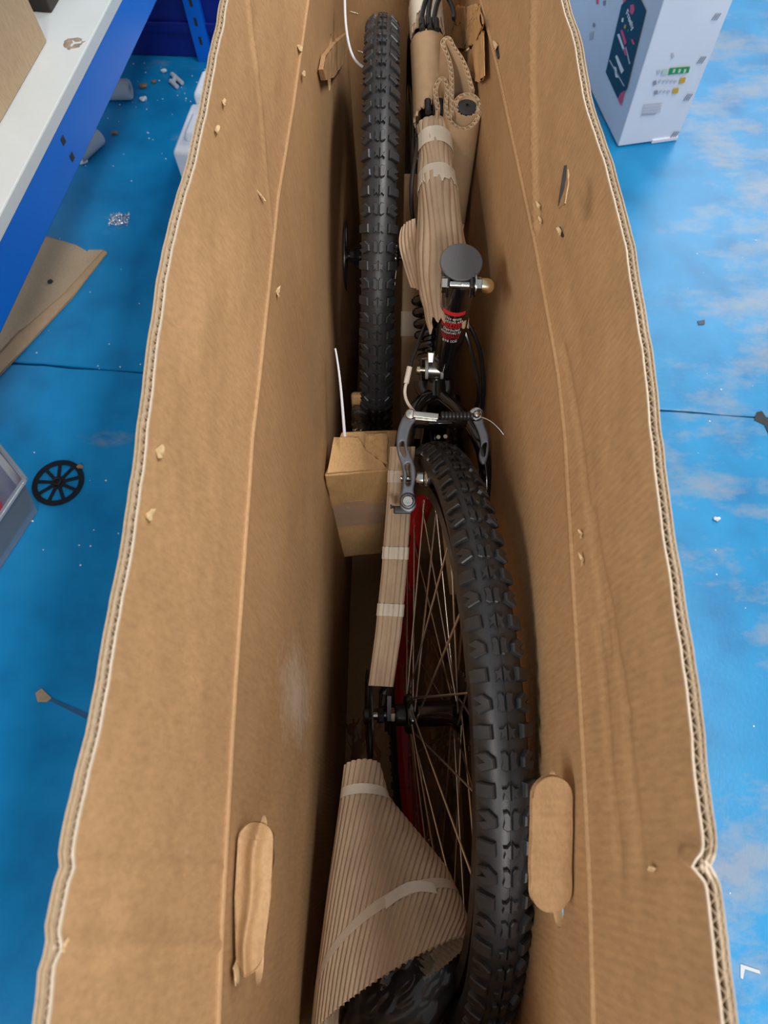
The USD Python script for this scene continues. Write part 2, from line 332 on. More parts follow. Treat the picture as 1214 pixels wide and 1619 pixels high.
carton = thing('bicycle_carton', 'tall open brown corrugated carton packed with a bicycle', 'cardboard box', (0, .5, 0.0005))
def wall(side, holes):
    y = np.linspace(Y0, Y1, 150); z = np.r_[np.linspace(0.008, ZC - .02, 44), np.linspace(ZC - .016, ZC, 6)]
    Yg, Zg = np.meshgrid(y, z, indexing='ij'); X = wall_x(side, Yg, Zg)
    X = X - side * .0022 * np.exp(-((Zg - ZC + .002) / .004) ** 2)                      # the scored ridge
    P = np.stack([X, Yg, Zg], -1); P[..., 0] += (meshkit.fbm(P * 9, 3, 5) - .5) * .004
    s = thick(P if side < 0 else P[::-1], .0065)
    mm = m3.Manifold(m3.Mesh(np.asarray(s.vertices, np.float32), np.asarray(s.faces, np.uint32)))
    for (yc, zc, w, l, rot) in holes:                                                   # hand holes: long axis along y
        pr = extrude(shapely.affinity.rotate(stadium(w, l), 90 + rot), .12, (side * .1 - .06, yc, zc), EY, EZ)
        mm = mm - m3.Manifold(m3.Mesh(np.asarray(pr.vertices, np.float32), np.asarray(pr.faces, np.uint32)))
    return as_tm(mm)
HL = [(-.045, .672, .030, .112, 0), (1.0, .640, .034, .10, 0)]
HR = [(-.01, .700, .032, .104, 0), (1.07, .640, .036, .11, 0)]
wl = part('long_wall', wall(-1, HL), 'kraft', carton, smooth=50)
wr = part('long_wall', wall(1, HR), 'kraft', carton, smooth=50)
fw_ = part('end_wall', aabox(-.105, .105, Y1, Y1 + .0065, .008, ZC, .002), 'kraft', carton)
part('end_wall', aabox(-.112, .112, Y0 - .0065, Y0, .008, ZC, .002), 'kraft', carton)
part('carton_bottom', aabox(-.106, .106, Y0, Y1, .001, .008), 'kraft', carton)
for (u, v) in [(560, 20), (571, 82), (575, 134)]:                                         # staples closing the far corner
    p = ony(u, v, Y1 - .0006); k = part('staple', cyl(p + [-.007, 0, .002], p + [.007, 0, -.002], .0006, 6), 'zinc', fw_)

def strip(curve, nvec, tdown, depth, th):
    """thin band standing along a curve: curve (k,3) upper line, nvec (k,3) thickness direction, tdown (k,3) downward direction"""
    A = curve; B = curve + nvec * th; C = curve + tdown * depth; D = C + nvec * th
    k = len(curve); v = np.stack([A, B, D, C], 1).reshape(-1, 3); f = grid_faces(k, 4, True)
    f = np.vstack([f, [[0, 1, 2], [0, 2, 3]], [[4 * k - 4, 4 * k - 2, 4 * k - 3], [4 * k - 4, 4 * k - 1, 4 * k - 2]]])
    return trimesh.Trimesh(v, f, process=False)
def crease_field(side, Y, K):
    """dents and fold lines of the flap, as displacement; K: 0 at the crease, 1 at the edge"""
    d = np.zeros_like(Y)
    L = [((.72, 1.0), (.50, 0.0), -.0016), ((.62, .55), (.50, 0.), .001), ((-.06, 0.0), (-.045, 1.0), -.0014), ((-.02, 0), (-.015, 1), -.0008)] if side < 0 else \
        [((.80, 1.0), (.50, 0.05), -.0022), ((.36, .10), (.10, .35), .0012), ((.12, .25), (-.02, .32), .001), ((.2, .3), (.06, .50), .0012), ((.06, .5), (-.02, .52), .001), ((-.10, .4), (-.25, .4), -.001), ((-.01, .9), (-.015, 1.02), -.003)]
    for (a, b, amp) in L:
        a, b = np.array(a), np.array(b); e = (b - a) * [1, .125]; ln = np.linalg.norm(e); e /= ln
        q = np.stack([Y - a[0], (K - a[1]) * .125], -1); s = np.clip((q * e).sum(-1), 0, ln); dist = np.linalg.norm(q - s[..., None] * e, axis=-1)
        d += 1.9 * amp * np.exp(-(dist / .0038) ** 2)
    return d
def flap(side):
    y = np.linspace(Y0 + .004, Y1 - .004, 560); k = np.linspace(0, 1, 34); Yg, K = np.meshgrid(y, k, indexing='ij')
    cx, tx = (lc, lt) if side < 0 else (rc, rt)
    from scipy.ndimage import gaussian_filter1d
    a = gaussian_filter1d(cx(y), 4)[:, None]; b = gaussian_filter1d(tx(y), 3.0)[:, None]
    X = a + (b - a) * (K * .8 + .2 * K ** 2) ; Z = ZC + .0005 + (ZT - ZC) * K
    Z = Z + (meshkit.fbm(np.stack([Yg * 30, Yg * 0, Yg * 0 + side], -1), 3, 8) - .5) * .004 * K ** 4
    X = X + side * (crease_field(side, Yg, K) + (meshkit.fbm(np.stack([Yg * 12, K * 3, K * 0 + side * 4], -1), 4, 9) - .5) * .005 * np.minimum(1, K * 3))
    P = np.stack([X, Yg, Z], -1); T = .0068
    fl = part('long_flap', thick(P if side < 0 else P[::-1], .0006), 'kraft', carton, smooth=40)
    # the cut edge: middle and outer liner with two flutings between them
    yy = np.linspace(Y0 + .004, Y1 - .004, 4200); top = np.stack([np.interp(yy, y, P[:, -1, i]) for i in range(3)], 1); low = np.stack([np.interp(yy, y, P[:, -5, i]) for i in range(3)], 1)
    dn = nrm(low - top); tg = nrm(np.gradient(top, axis=0)); nv = nrm(np.cross(tg, dn)); nv *= np.sign(nv[:, :1] * side)
    lin = []
    for off in (.0040, T - .0006):
        g = P[::2, ::3] + side * np.array([off, 0, 0]); lin.append(thick(g if side < 0 else g[::-1], .0006))
    part('outer_liner', cat(lin), 'kraft_grey', fl, smooth=40)
    # pale raw paper of the three cut liners
    part('raw_edge', cat([strip(top[::4] + nv[::4] * o - dn[::4] * .0003, nv[::4], dn[::4], .0012, .0009) for o in (-.0001, .0038, T - .0007)]), 'paper_edge', fl, smooth=False)
    wav = []
    for (o0, o1, pitch) in ((.0006, .0039, .0070), (.0048, T - .0008, .0046)):
        ph = yy / pitch * 2 * np.pi + np.interp(yy, yy[::60], np.cumsum(rng.normal(0, .25, len(yy[::60])))); w = (np.sin(ph) * .5 + .5) * (o1 - o0 - .0004) + o0
        wav.append(strip(top + nv * w[:, None], nv, dn, .014, .00045))
    part('fluting', cat(wav), 'flute_paper', fl, smooth=False)
    return fl
fl_l, fl_r = flap(-1), flap(1)

for side, fn_, w__ in ((-1, lc, wl), (1, rc, wr)):
    yq = np.linspace(Y0 + .01, Y1 - .01, 220); xq = fn_(yq) - side * .0002; from_ = np.stack([xq - side * .0008, yq, np.full_like(yq, ZC - .0012)], 1)
    from_[:, 2] += (meshkit.fbm(np.stack([yq * 25, yq * 0, yq * 0 + side], 1), 3, 4) - .5) * .0014
    part('crease_ridge', tube(from_, .0021, 10), 'kraft', w__, 'scored fold line of the flap')
# hand-hole tabs, torn paper and scars of the carton
def tab(center, ex, ey, w, l, th, parent, amp=.0012, seed=0, mt='kraft', name='hand_hole_tab', label=None, ridge=0.0):
    ex, ey = nrm(ex), nrm(ey); ey = nrm(ey - ex * ex.dot(ey)); ez = np.cross(ex, ey)
    pl = stadium(w, l, 8); m = extrude(pl, th, np.asarray(center) - ez * th / 2, ex, ey)
    m = m.subdivide_to_size(.004); m = crumple(m, amp, 60, seed)
    if ridge:                                                                              # buckled lengthwise
        v = np.array(m.vertices); a, b = (v - center) @ ex, (v - center) @ ey; k = meshkit.noise(np.stack([b * 40, b * 0, b * 0 + seed], 1)) - .5
        m.vertices = v + ez * (ridge * np.exp(-((a - .006 * k - b * .06) / .004) ** 2) - ridge * .8 * np.clip(np.abs(b) / l * 2, 0, 1) ** 3)[:, None] - ex * (a * .35 * np.clip(-b / l * 2, 0, 1))[:, None]
    return part(name, m, mt, parent, label, smooth=40)
def on_wall_tab(side, h_top, h_bot, f_top, f_bot, lift, th, parent, amp, seed, label, ridge=0.0):
    """tab hinged on the wall along h_top..h_bot, its free long edge seen at f_top..f_bot, standing lift metres nearer than the wall"""
    H1, H2 = on_flap(side, *h_top), on_flap(side, *h_bot); tt = lambda p: np.dot(p - C0, FW)
    F1, F2 = at(*f_top, tt(H1) - lift), at(*f_bot, tt(H2) - lift); c = (H1 + H2 + F1 + F2) / 4; ey = (H1 + F1) / 2 - (H2 + F2) / 2; ex = (H1 + H2) / 2 - (F1 + F2) / 2
    return tab(c + nrm(C0 - c) * .006, ex if side > 0 else -ex, ey, np.linalg.norm(ex), np.linalg.norm(ey), th, parent, amp, seed, label=label, ridge=ridge)
def on_flap(side, u, v):
    d = ray(u, v); ts = np.linspace(.25, 1.3, 4000); P = C0 + ts[:, None] * d
    cx, tx = (lc, lt) if side < 0 else (rc, rt)
    k = np.clip((P[:, 2] - ZC) / (ZT - ZC), 0, 1); X = np.where(P[:, 2] >= ZC, cx(P[:, 1]) + (tx(P[:, 1]) - cx(P[:, 1])) * (k * .8 + .2 * k * k), wall_x(side, P[:, 1], np.clip(P[:, 2], 0, ZC)))
    hit = np.nonzero((P[:, 0] - X) * side > -.0005)[0]; return P[hit[0]] if len(hit) else P[-1]
on_wall_tab(1, (905, 1228), (899, 1438), (846, 1226), (832, 1440), .004, .0055, wr, .0012, 0, 'oval hand-hole tab pushed into the carton')
on_wall_tab(-1, (374, 1302), (368, 1544), (431, 1300), (424, 1540), -.004, .004, wl, .0022, 3, 'crumpled hand-hole tab still in its hole', .007)
def flake(pts, th, parent, mt='torn_paper', amp=.002, seed=0, name='torn_paper', side=0, lift=.01, freq=90):
    """curled scrap of liner paper: outline with depth per point, or lying just off the carton's side"""
    P = np.array([at(*p) for p in pts]) if not side else np.array([at(u, v, np.dot(on_flap(side, u, v) - C0, FW) - lift) for u, v, _ in pts]); c = P.mean(0); u, s, vt = np.linalg.svd(P - c); ex, ey = vt[0], vt[1]
    pl = Polygon([((p - c) @ ex, (p - c) @ ey) for p in P]).buffer(0)
    m = extrude(pl, th, c, ex, ey).subdivide_to_size(max(.004, math.sqrt(pl.area) / 10)); return part(name, crumple(m, amp, freq, seed), mt, parent, smooth=40)
flake([(543, 52, 1), (525, 67, 1), (508, 88, 1), (503, 110, 1), (507, 127, 1), (522, 122, 1), (538, 98, 1), (545, 74, 1)], .006, wl, 'kraft', .0015, 21, name='hand_hole_tab', side=-1, lift=.012, freq=40)
# large torn liner at the far right hand hole
flake([(716, 14, 1.0), (758, 8, .96), (766, 40, .96), (750, 70, .98), (738, 78, 1.0), (728, 70, 1.0), (735, 55, 1.0), (722, 36, 1.0)], .0012, wr, 'kraft_box', .006, 1, freq=22, side=1, lift=0.03)
flake([(712, 50, 1.02), (735, 30, 1.0), (742, 60, 1.0), (735, 78, 1.0), (708, 76, 1.02)], .002, wr, 'wrap_smooth', .004, 2, freq=25, side=1, lift=0.018)
flake([(742, 90, .96), (755, 42, .93), (764, 50, .92), (768, 120, .90), (756, 131, .91), (750, 126, .92)], .0012, wr, 'kraft_box', .006, 3, freq=22, side=1, lift=0.03)
flake([(727, 84, 1.0), (748, 76, .98), (752, 128, .95), (744, 124, .96)], .0012, wr, 'wrap_smooth', .004, 4, freq=25, side=1, lift=0.018)
def on_flap(side, u, v):
    """point of the flap's inner face (or of the wall under the crease) that this pixel sees"""
    d = ray(u, v); ts = np.linspace(.25, 1.3, 4000); P = C0 + ts[:, None] * d
    cx, tx = (lc, lt) if side < 0 else (rc, rt)
    k = np.clip((P[:, 2] - ZC) / (ZT - ZC), 0, 1); X = np.where(P[:, 2] >= ZC, cx(P[:, 1]) + (tx(P[:, 1]) - cx(P[:, 1])) * (k * .8 + .2 * k * k), wall_x(side, P[:, 1], np.clip(P[:, 2], 0, ZC)))
    hit = np.nonzero((P[:, 0] - X) * side > -.0005)[0]; return P[hit[0]] if len(hit) else P[-1]
def scar(side, u, v, w, h, rot=0, seed=0, parent=None):
    """a little ripped blister of paper, lifted from the board"""
    p = on_flap(side, u, v); t = np.linalg.norm(p - C0); s = t / FPX
    r = np.random.default_rng(seed + int(u)); n = 9; th = np.linspace(0, 2 * np.pi, n, endpoint=False)
    pl = Polygon(np.stack([np.cos(th) * w / 2 * s * r.uniform(.5, 1.1, n), np.sin(th) * h / 2 * s * r.uniform(.6, 1.1, n)], 1)).buffer(0)
    ex = nrm(np.array([side * .45, .12, .9])); ey = nrm(np.array([0, 1, 0]) - ex * ex[1])
    a = math.radians(rot); ex, ey = ex * math.cos(a) + ey * math.sin(a), ey * math.cos(a) - ex * math.sin(a)
    ez = np.cross(ex, ey); ez *= -np.sign(ez[0] * side)
    m = extrude(pl, .0008, p + ez * .0012, ex, ey).subdivide_to_size(.002)
    v_ = np.array(m.vertices); q = (v_ - p) @ ey; m.vertices = v_ + ez * (np.abs(q)[:, None] * .35 + (meshkit.fbm(v_ * 400, 2, seed)[:, None] - .5) * .002)
    part('torn_paper', m, 'torn_paper', parent, smooth=30)
for (u, v, w, h) in [(352, 162, 7, 20), (341, 206, 8, 20), (472, 78, 10, 18), (478, 118, 8, 18), (250, 716, 16, 28), (235, 815, 14, 26), (437, 462, 8, 22), (412, 312, 22, 6), (100, 1495, 5, 18)]:
    scar(-1, u, v, w, h, 0, 5, fl_l if u < 420 else wl)
for (u, v, w, h) in [(787, 75, 6, 26), (855, 328, 5, 26), (888, 368, 9, 22), (921, 845, 7, 20), (923, 885, 6, 26), (857, 350, 5, 20), (1034, 1374, 16, 8)]:
    scar(1, u, v, w, h, 0, 6, fl_r)
def slit(side, pix, parent, width=2.2):
    P = np.array([on_flap(side, *q) for q in pix]); n = np.array([-side, 0, .25]); t = np.linalg.norm(P.mean(0) - C0) / FPX
    part('slit', tube(resample(P + n * .0002, 14), np.linspace(.3, 1, 14) * np.linspace(1, .3, 14) * 3 * width * t, 6), 'dark_inside', parent, 'dark slit cut through the board')
slit(1, [(896, 262), (893, 290), (886, 326)], fl_r, 4); slit(1, [(885, 360), (890, 374)], fl_r, 2); slit(1, [(785, 70), (789, 92)], fl_r, 2)
flake([(884, 330, .50), (894, 300, .49), (898, 268, .49), (901, 290, .48), (893, 322, .48)], .0008, fl_r, 'kraft', .0012, 9)
# ragged flutes at the near right hand hole
hp = resample(np.array([at(907, 1290, .498), at(908, 1370, .49), at(905, 1450, .475)]), 60); hn = np.array([.3, 0, 1.0]) / 1.04
part('raw_edge', cat(strip(hp + np.c_[np.sin(np.arange(60) * 1.3) * .002, np.zeros(60), np.zeros(60)], np.tile(nrm([1, .0, -.3]), (60, 1)), np.tile([-.1, 0, -1.0], (60, 1)), .008, .0007),
                     strip(hp + [.004, 0, .001], np.tile(nrm([1, .0, -.3]), (60, 1)), np.tile([-.1, 0, -1.0], (60, 1)), .008, .0007)), 'paper_edge', wr, smooth=False)
flake([(898, 1340, .488), (905, 1310, .49), (909, 1350, .485), (904, 1380, .482), (900, 1400, .482), (903, 1365, .484)], .0006, wr, 'kraft', .002, 12)
flake([(383, 1345, .51), (398, 1302, .53), (414, 1312, .525), (418, 1340, .515), (404, 1330, .515)], .0008, wl, 'torn_paper', .002, 11, side=-1, lift=.014)
flake([(370, 1530, .465), (384, 1490, .472), (380, 1545, .462), (374, 1557, .458)], .0008, wl, 'torn_paper', .002, 13, side=-1, lift=.014)
flake([(398, 1440, .482), (410, 1385, .488), (416, 1390, .485), (404, 1470, .478), (400, 1492, .475)], .0006, wl, 'kraft', .002, 14, side=-1, lift=.016)

# ================================================================== WHEELS
RW, RIM, CAS = .348, .284, .0223
def lean(alpha, yaw=0.0):
    c, s_ = math.cos(yaw), math.sin(yaw); Rz = np.array([[c, -s_, 0], [s_, c, 0], [0, 0, 1.0]])
    return tuple(Rz @ np.array(q) for q in ((math.cos(alpha), 0, -math.sin(alpha)), (0, 1.0, 0), (math.sin(alpha), 0, math.cos(alpha))))
def wheel_pt(c, fr, x, r, th): return c + fr[0] * x + r * (math.cos(th) * fr[2] + math.sin(th) * fr[1])
RC_ = RW - .0045 - CAS                               # centre circle of the casing
def knob_meshes(c, fr, n=96, phase=0):
    """all tread blocks: polygons in (across mm, along mm) wrapped on the casing"""
    A_c = [(0.5, -7.0), (3.2, -3.6), (6.8, -6.4), (5.2, -1.2), (7.4, 2.6), (3.6, 2.6), (0.5, 6.5)]
    B_c = [(0.9, -7), (3.6, -7.6), (7.2, -5.6), (5.8, 0), (7.0, 7.2), (3.2, 8.0), (0.9, 5)]
    A_s = [(12.0, -5), (24, -8.5), (31, -4.0), (21, -0.8), (31, 5.5), (20, 7.6), (12.6, 2.6)]
    B_s = [(13.5, -5.6), (25, -6.0), (32, -5.4), (32, 5.4), (25, 6.0), (14.0, 5.6)]
    vs, fs, o = [], [], 0
    for k in range(n):
        th0 = (k + phase) / n * 2 * np.pi
        for poly, h in ((A_c if k % 2 else B_c, .0036), (A_s if k % 2 == 0 else B_s, .0046)):
            for s in (-1, 1):
                p = np.array(poly, float) * .001 * [s, 1]; 
                cen = p.mean(0); rings = []
                for sc, hh in ((1.06, -.0008), (1.0, h * .75), (.86, h)):
                    q = cen + (p - cen) * sc; a = q[:, 0] / CAS; th = th0 + q[:, 1] / RW
                    rr = RC_ + (CAS + hh) * np.cos(a * .82); xx = (CAS + hh) * np.sin(a * .82) * 1.02
                    rings.append(c + xx[:, None] * fr[0] + rr[:, None] * (np.cos(th)[:, None] * fr[2] + np.sin(th)[:, None] * fr[1]))
                m = len(p); rings.append(rings[-1].mean(0)[None]); v = np.vstack(rings)
                f = grid_faces(3, m, True); j = np.arange(m); f = np.vstack([f, np.stack([2 * m + j, 2 * m + (j + 1) % m, np.full(m, 3 * m)], -1)])
                if s > 0: f = f[:, ::-1]
                vs.append(v); fs.append(f + o); o += len(v)
    m = trimesh.Trimesh(np.vstack(vs), np.vstack(fs), process=False); 
    return m
def ring(c, fr, prof, n=180):
    th = np.arange(n) / n * 2 * np.pi; p = np.array(prof, float)
    v = (c + p[None, :, 0, None] * fr[0] + p[None, :, 1, None] * (np.cos(th)[:, None, None] * fr[2] + np.sin(th)[:, None, None] * fr[1])).reshape(-1, 3)
    k = len(p); i, j = np.meshgrid(np.arange(n), np.arange(k), indexing='ij'); i2, j2 = (i + 1) % n, (j + 1) % k
    a, b, cc, d = i * k + j, i * k + j2, i2 * k + j2, i2 * k + j
    m = trimesh.Trimesh(v, np.vstack([np.stack([a, b, cc], -1).reshape(-1, 3), np.stack([a, cc, d], -1).reshape(-1, 3)]), process=False)
    if m.volume < 0: m.invert()
    return m
def tyre_prof():
    a = np.radians(np.linspace(-128, 128, 30)); o = [(CAS * math.sin(x), RC_ + CAS * math.cos(x)) for x in a]
    o = [(x, r + (-.0012 * math.exp(-(x / .0006) ** 2))) for x, r in o]
    return o + [(.012, RC_ - CAS * .95), (.010, RC_ - .010), (-.010, RC_ - .010), (-.012, RC_ - CAS * .95)]
def wheel(parent, c, fr, flange, hub_parts, rim_mat, spokes=36, phase=0):
    ty = part('tyre', ring(c, fr, tyre_prof()), 'rubber', parent, smooth=40)
    # mould line and tread blocks
    kn = knob_meshes(c, fr, phase=phase); kn = kn if kn.volume > 0 else kn.copy()
    if kn.volume < 0: kn.invert()
    part('tread', kn, 'rubber', ty, 'moulded rubber tread blocks', smooth=25)
    part('mould_line', ring(c, fr, [(-.0006, RW - .0045 - .001), (.0006, RW - .0045 - .001), (.0003, RW - .0045 + .0009), (-.0003, RW - .0045 + .0009)]), 'rubber', ty)
    w = .0160
    rm = part('rim', ring(c, fr, [(-w + .0005, RIM - .0035), (-.008, RIM - .009), (.008, RIM - .009), (w - .0005, RIM - .0035), (w - .002, RIM - .002), (-w + .002, RIM - .002)]), rim_mat, parent, smooth=30)
    part('brake_track', ring(c, fr, [(-w, RIM + .011), (-w, RIM - .0034), (w, RIM - .0034), (w, RIM + .011), (w - .002, RIM + .010), (-w + .002, RIM + .010)]), 'rim_side', rm, 'dark braking surface of the rim', smooth=30)
    for k in range(spokes):
        side = -1 if k % 2 else 1; pair = k // 2; thr = (k + .5) / spokes * 2 * np.pi
        cross = 1 if pair % 2 else -1; thf = thr + cross * math.radians(62)
        a = wheel_pt(c, fr, side * flange + side * (.0022 if cross > 0 else -.0022), .021, thf); b = wheel_pt(c, fr, side * .003, RIM - .009, thr); d = nrm(b - a)
        e = a - fr[0] * side * (.004 if cross > 0 else -.004)
        nip = tube(np.array([b - d * .013, b - d * .011, b + d * .001]), [.0014, .0019, .0019], 6)
        part('spoke', cat(tube(np.array([e, a, a + d * .004, b]), .0013, 6), nip), 'spoke_steel', parent, smooth=60)
def disc(o, ax, r=.054, nsp=9, th=.0018, dish=.004, up=None):
    """spoked plastic axle guard"""
    ax = nrm(ax); e = nrm((np.array([0, 0, 1.0]) if up is None else up) - ax * ax.dot(np.array([0, 0, 1.0]) if up is None else up)); g = np.cross(ax, e)
    pl = Point(0, 0).buffer(r, 32).difference(Point(0, 0).buffer(r * .80, 32)).union(Point(0, 0).buffer(r * .27, 20))
    for k in range(nsp):
        a = 2 * np.pi * k / nsp; pl = pl.union(LineString([(0, 0), (r * .9 * math.cos(a), r * .9 * math.sin(a))]).buffer(r * .062))
    rimm = extrude(pl, th, np.asarray(o) - ax * th / 2, e, g)
    hub = lathe([(-.004, 0), (-.004, r * .16), (-.003, r * .19), (.006, r * .17), (.007, r * .10), (.003, r * .09), (.003, 0)], o, ax, 24)
    return rimm, hub

# ---- the bicycle (frame with its rear wheel)
WC = np.array([.0390, .136, .354]); WF = lean(math.radians(6.8), math.radians(3.4))
bike = thing('bicycle', 'black mountain bike frame with its red-rimmed rear wheel standing in the carton', 'bicycle', (.04, .3, .009))
wheel(bike, WC, WF, .030, None, 'red_rim', 36)
X_ = WF[0]
hub = part('hub', lathe([(-.034, 0), (-.034, .017), (-.033, .020), (-.036, .0235), (-.0325, .0255), (-.0285, .0255), (-.026, .021), (-.022, .0165), (.022, .0165), (.026, .021), (.0285, .0255), (.0325, .0255), (.036, .020), (.036, 0)], WC, X_, 40), 'gloss_black', bike)
part('axle', cyl(WC - X_ * .080, WC + X_ * .062, .0048, 16), 'chrome', hub)
part('cone_nut', hexnut(WC - X_ * .056, X_, .0098, .006), 'zinc', hub); part('bearing_cone', lathe([(0, 0), (0, .0125), (.004, .014), (.012, .014), (.014, .010), (.014, 0)], WC - X_ * .0495, X_, 24), 'satin_black', hub)
part('axle_nut', hexnut(WC - X_ * .072, X_, .0098, .008), 'satin_black', hub)
part('lock_ring', lathe([(0, .010), (0, .0215), (.0035, .0215), (.0035, .010)], WC - X_ * .036, X_, 32), 'satin_black', hub)
dr, dh = disc(WC - X_ * .083, -X_, .058); ad = part('axle_disc', dr, 'plastic_black', bike, 'thin black plastic axle guard'); part('disc_hub', dh, 'plastic_black', ad)
# sprockets and chain on the right of the hub
spr = []
for i, r in enumerate((.050, .042, .034, .027)):
    n = int(2 * np.pi * r / .0127); a = np.linspace(0, 2 * np.pi, n * 4, endpoint=False); rr = r + .0022 * np.where(np.arange(n * 4) % 4 < 2, 1, -1)
    e, g = WF[2], WF[1]; spr.append(extrude(Polygon(np.stack([rr * np.cos(a), rr * np.sin(a)], 1)).difference(Point(0, 0).buffer(.014)), .002, WC + X_ * (.039 + i * .0045), e, g))
part('sprocket', spr[0], 'chain_steel', bike)
for s_ in spr[1:]: part('sprocket', s_, 'chain_steel', bike)
def chain(path):
    ms = []; p = resample(path, int(np.linalg.norm(np.diff(path, axis=0), axis=1).sum() / .0127) + 1)
    t, N, B = frames(p)
    for i in range(len(p) - 1):
        a, b = p[i], p[i + 1]; d = nrm(b - a); sd = nrm(np.cross(d, [0, 0, 1.0])); upv = np.cross(sd, d); off = .0034 if i % 2 else .0021
        pl = Point(0, 0).buffer(.0042, 5).union(Point(.0127, 0).buffer(.0042, 5)).union(Polygon([(0, -.0026), (.0127, -.0026), (.0127, .0026), (0, .0026)]))
        for s in (-1, 1): ms.append(extrude(pl, .001, a + sd * (s * off) - sd * .0005, d, upv, sd * 1.0 if np.dot(np.cross(d, upv), sd) > 0 else -sd))
        ms.append(cyl(a - sd * .0042, a + sd * .0042, .0022, 8))
    return cat(ms)
part('chain', chain(np.array([at(744, 1125, .865), at(737, 1020, .895), at(730, 940, .925), at(724, 860, .95), at(712, 770, 1.0), at(700, 690, 1.05)])), 'chain_steel', bike, smooth=30)
# seat tube, cap and clamp
ST = at(729, 424, .715); SB = at(703, 585, .90); sax = nrm(SB - ST); TR = .0178
seat = part('seat_tube', cat(lathe([(0.006, 0), (0.006, TR - .002), (.006, TR), (.45, TR), (.45, 0)], ST, sax, 40), lathe([(.007, TR), (.008, TR + .0025), (.026, TR + .0025), (.027, TR)], ST, sax, 40)), 'gloss_black', bike)
capn = nrm(-ray(730, 415) * .12 + -sax * .9); e1 = nrm(np.cross(capn, [0, 1, 0])); 
part('tube_cap', lathe([(-.012, 0), (-.012, .015), (-.0015, .0155), (-.0015, .0212), (-.0008, .0221), (.0012, .0221), (.0020, .0212), (.0022, 0)], at(729, 415, .705), capn, 56), 'cap_plastic', seat, 'dull grey round plastic plug')
BA, BB = at(699, 450, .702), at(760, 452, .702); bx = nrm(BB - BA)
clamp = part('seat_clamp', cat(*[obox(at(u, 451, .706), bx, nrm(sax), np.cross(bx, sax), .005, .018, .020, .002) for u in (707, 745)], obox(at(726, 437, .722), bx, sax, np.cross(bx, sax), .030, .008, .016, .003)), 'gloss_black', bike)
part('clamp_bolt', cat(cyl(BA, BB, .0042, 20), hexnut(BA - bx * .001, bx, .0085, .0065), *[lathe([(0, .0042), (.0004, .0047), (.0008, .0042)], at(728, 451, .702) + bx * .0012 * i, bx, 16) for i in range(9)]), 'chrome', bike, smooth=20)
part('dome_nut', cat(hexnut(at(752, 451.5, .702), bx, .0088, .006), lathe([(0, .0115), (.0014, .0115), (.0014, .004)], at(750, 451.5, .702), bx, 24)), 'chrome', bike, smooth=20)
part('nut_cap', lathe([(0, .0078), (.006, .0078), (.010, .0065), (.0125, .0035), (.013, 0)], at(761, 452, .702), bx, 24), 'brass_zinc', bike)
# printing on the seat tube: wrapped on the cylinder
view = nrm(C0 - at(715, 520, .8)); ve = nrm(view - sax * sax.dot(view)); vr = np.cross(ve, sax); vr = vr if vr[0] > 0 else -vr
def on_tube(m, s0, roll=.0, r=TR + .0002):
    v = np.array(m.vertices); a = v[:, 0] / r + roll; s = s0 - v[:, 1]
    m = m.copy(); rr = r + v[:, 2]; m.vertices = ST + sax * s[:, None] + rr[:, None] * (np.cos(a)[:, None] * ve + np.sin(a)[:, None] * vr); return m
def print_line(txt, s, h, mt, bold=False, width=None):
    t = meshkit.text_mesh(txt, h, .0002, bold); w = t.bounds[1][0]; k = (width or w) / w
    t.apply_translation((-w / 2, 0, 0)); t.apply_scale((k, 1, 1)); part('printed_text', on_tube(t, s), mt, seat, smooth=False)
def print_band(s0, s1, half, mt):
    x = np.linspace(-half, half, 24); P = np.stack([*np.meshgrid(x, [-.5, .5], indexing='ij'), np.zeros((24, 2))], -1); P[..., 1] *= (s1 - s0)
    part('printed_band', on_tube(thick(P, .0002), (s0 + s1) / 2), mt, seat, smooth=False)
def tube_s(v):                                                                              # distance along the tube for an image row
    best = min(np.linspace(0, .4, 800), key=lambda s: abs(PPY - FPX * np.dot(ST + sax * s + ve * TR - C0, UP) / np.dot(ST + sax * s + ve * TR - C0, FW) - v)); return best
S = {v: tube_s(v) for v in (494, 498, 506, 511, 513, 516, 520, 525, 527, 531, 537)}
print_band(tube_s(494.5), tube_s(500), .0140, 'red_print'); print_band(tube_s(511.5), tube_s(519), .0140, 'red_print')
print_line('This cycle', tube_s(506.5), .0042, 'white_print', False, .020); print_line('conforms with', tube_s(511), .0042, 'white_print', False, .025)
print_line('ISO 4210', tube_s(517.6), .0062, 'gloss_black', True, .022)
print_line('Distributed', tube_s(523.5), .0044, 'white_print', False, .020); print_line('exclusively by', tube_s(528), .0044, 'white_print', False, .025)
print_line('HALFORDS LTD', tube_s(532.5), .0044, 'red_print', False, .023); print_line('REDDITCH', tube_s(536.5), .0044, 'red_print', False, .021); print_line('B98 0DE', tube_s(541), .0044, 'white_print', False, .018)
# top tube and down tube (mostly inside their wrappings), head tube
T0, T1 = at(703, 470, .80), at(669, -40, .98)
part('top_tube', tube(np.array([T0, T1]), .0165, 24), 'gloss_black', bike)
part('top_tube_graphic', tube(np.array([T0 + (T1 - T0) * .80, T0 + (T1 - T0) * .86]), .0172, 24), 'red_rim', bike, 'red and black painted stretch of the top tube')
D0, D1 = at(648, 730, 1.22), at(662, 20, 1.08)
part('down_tube', tube(np.array([D0, D1]), .018, 20), 'gloss_black', bike)
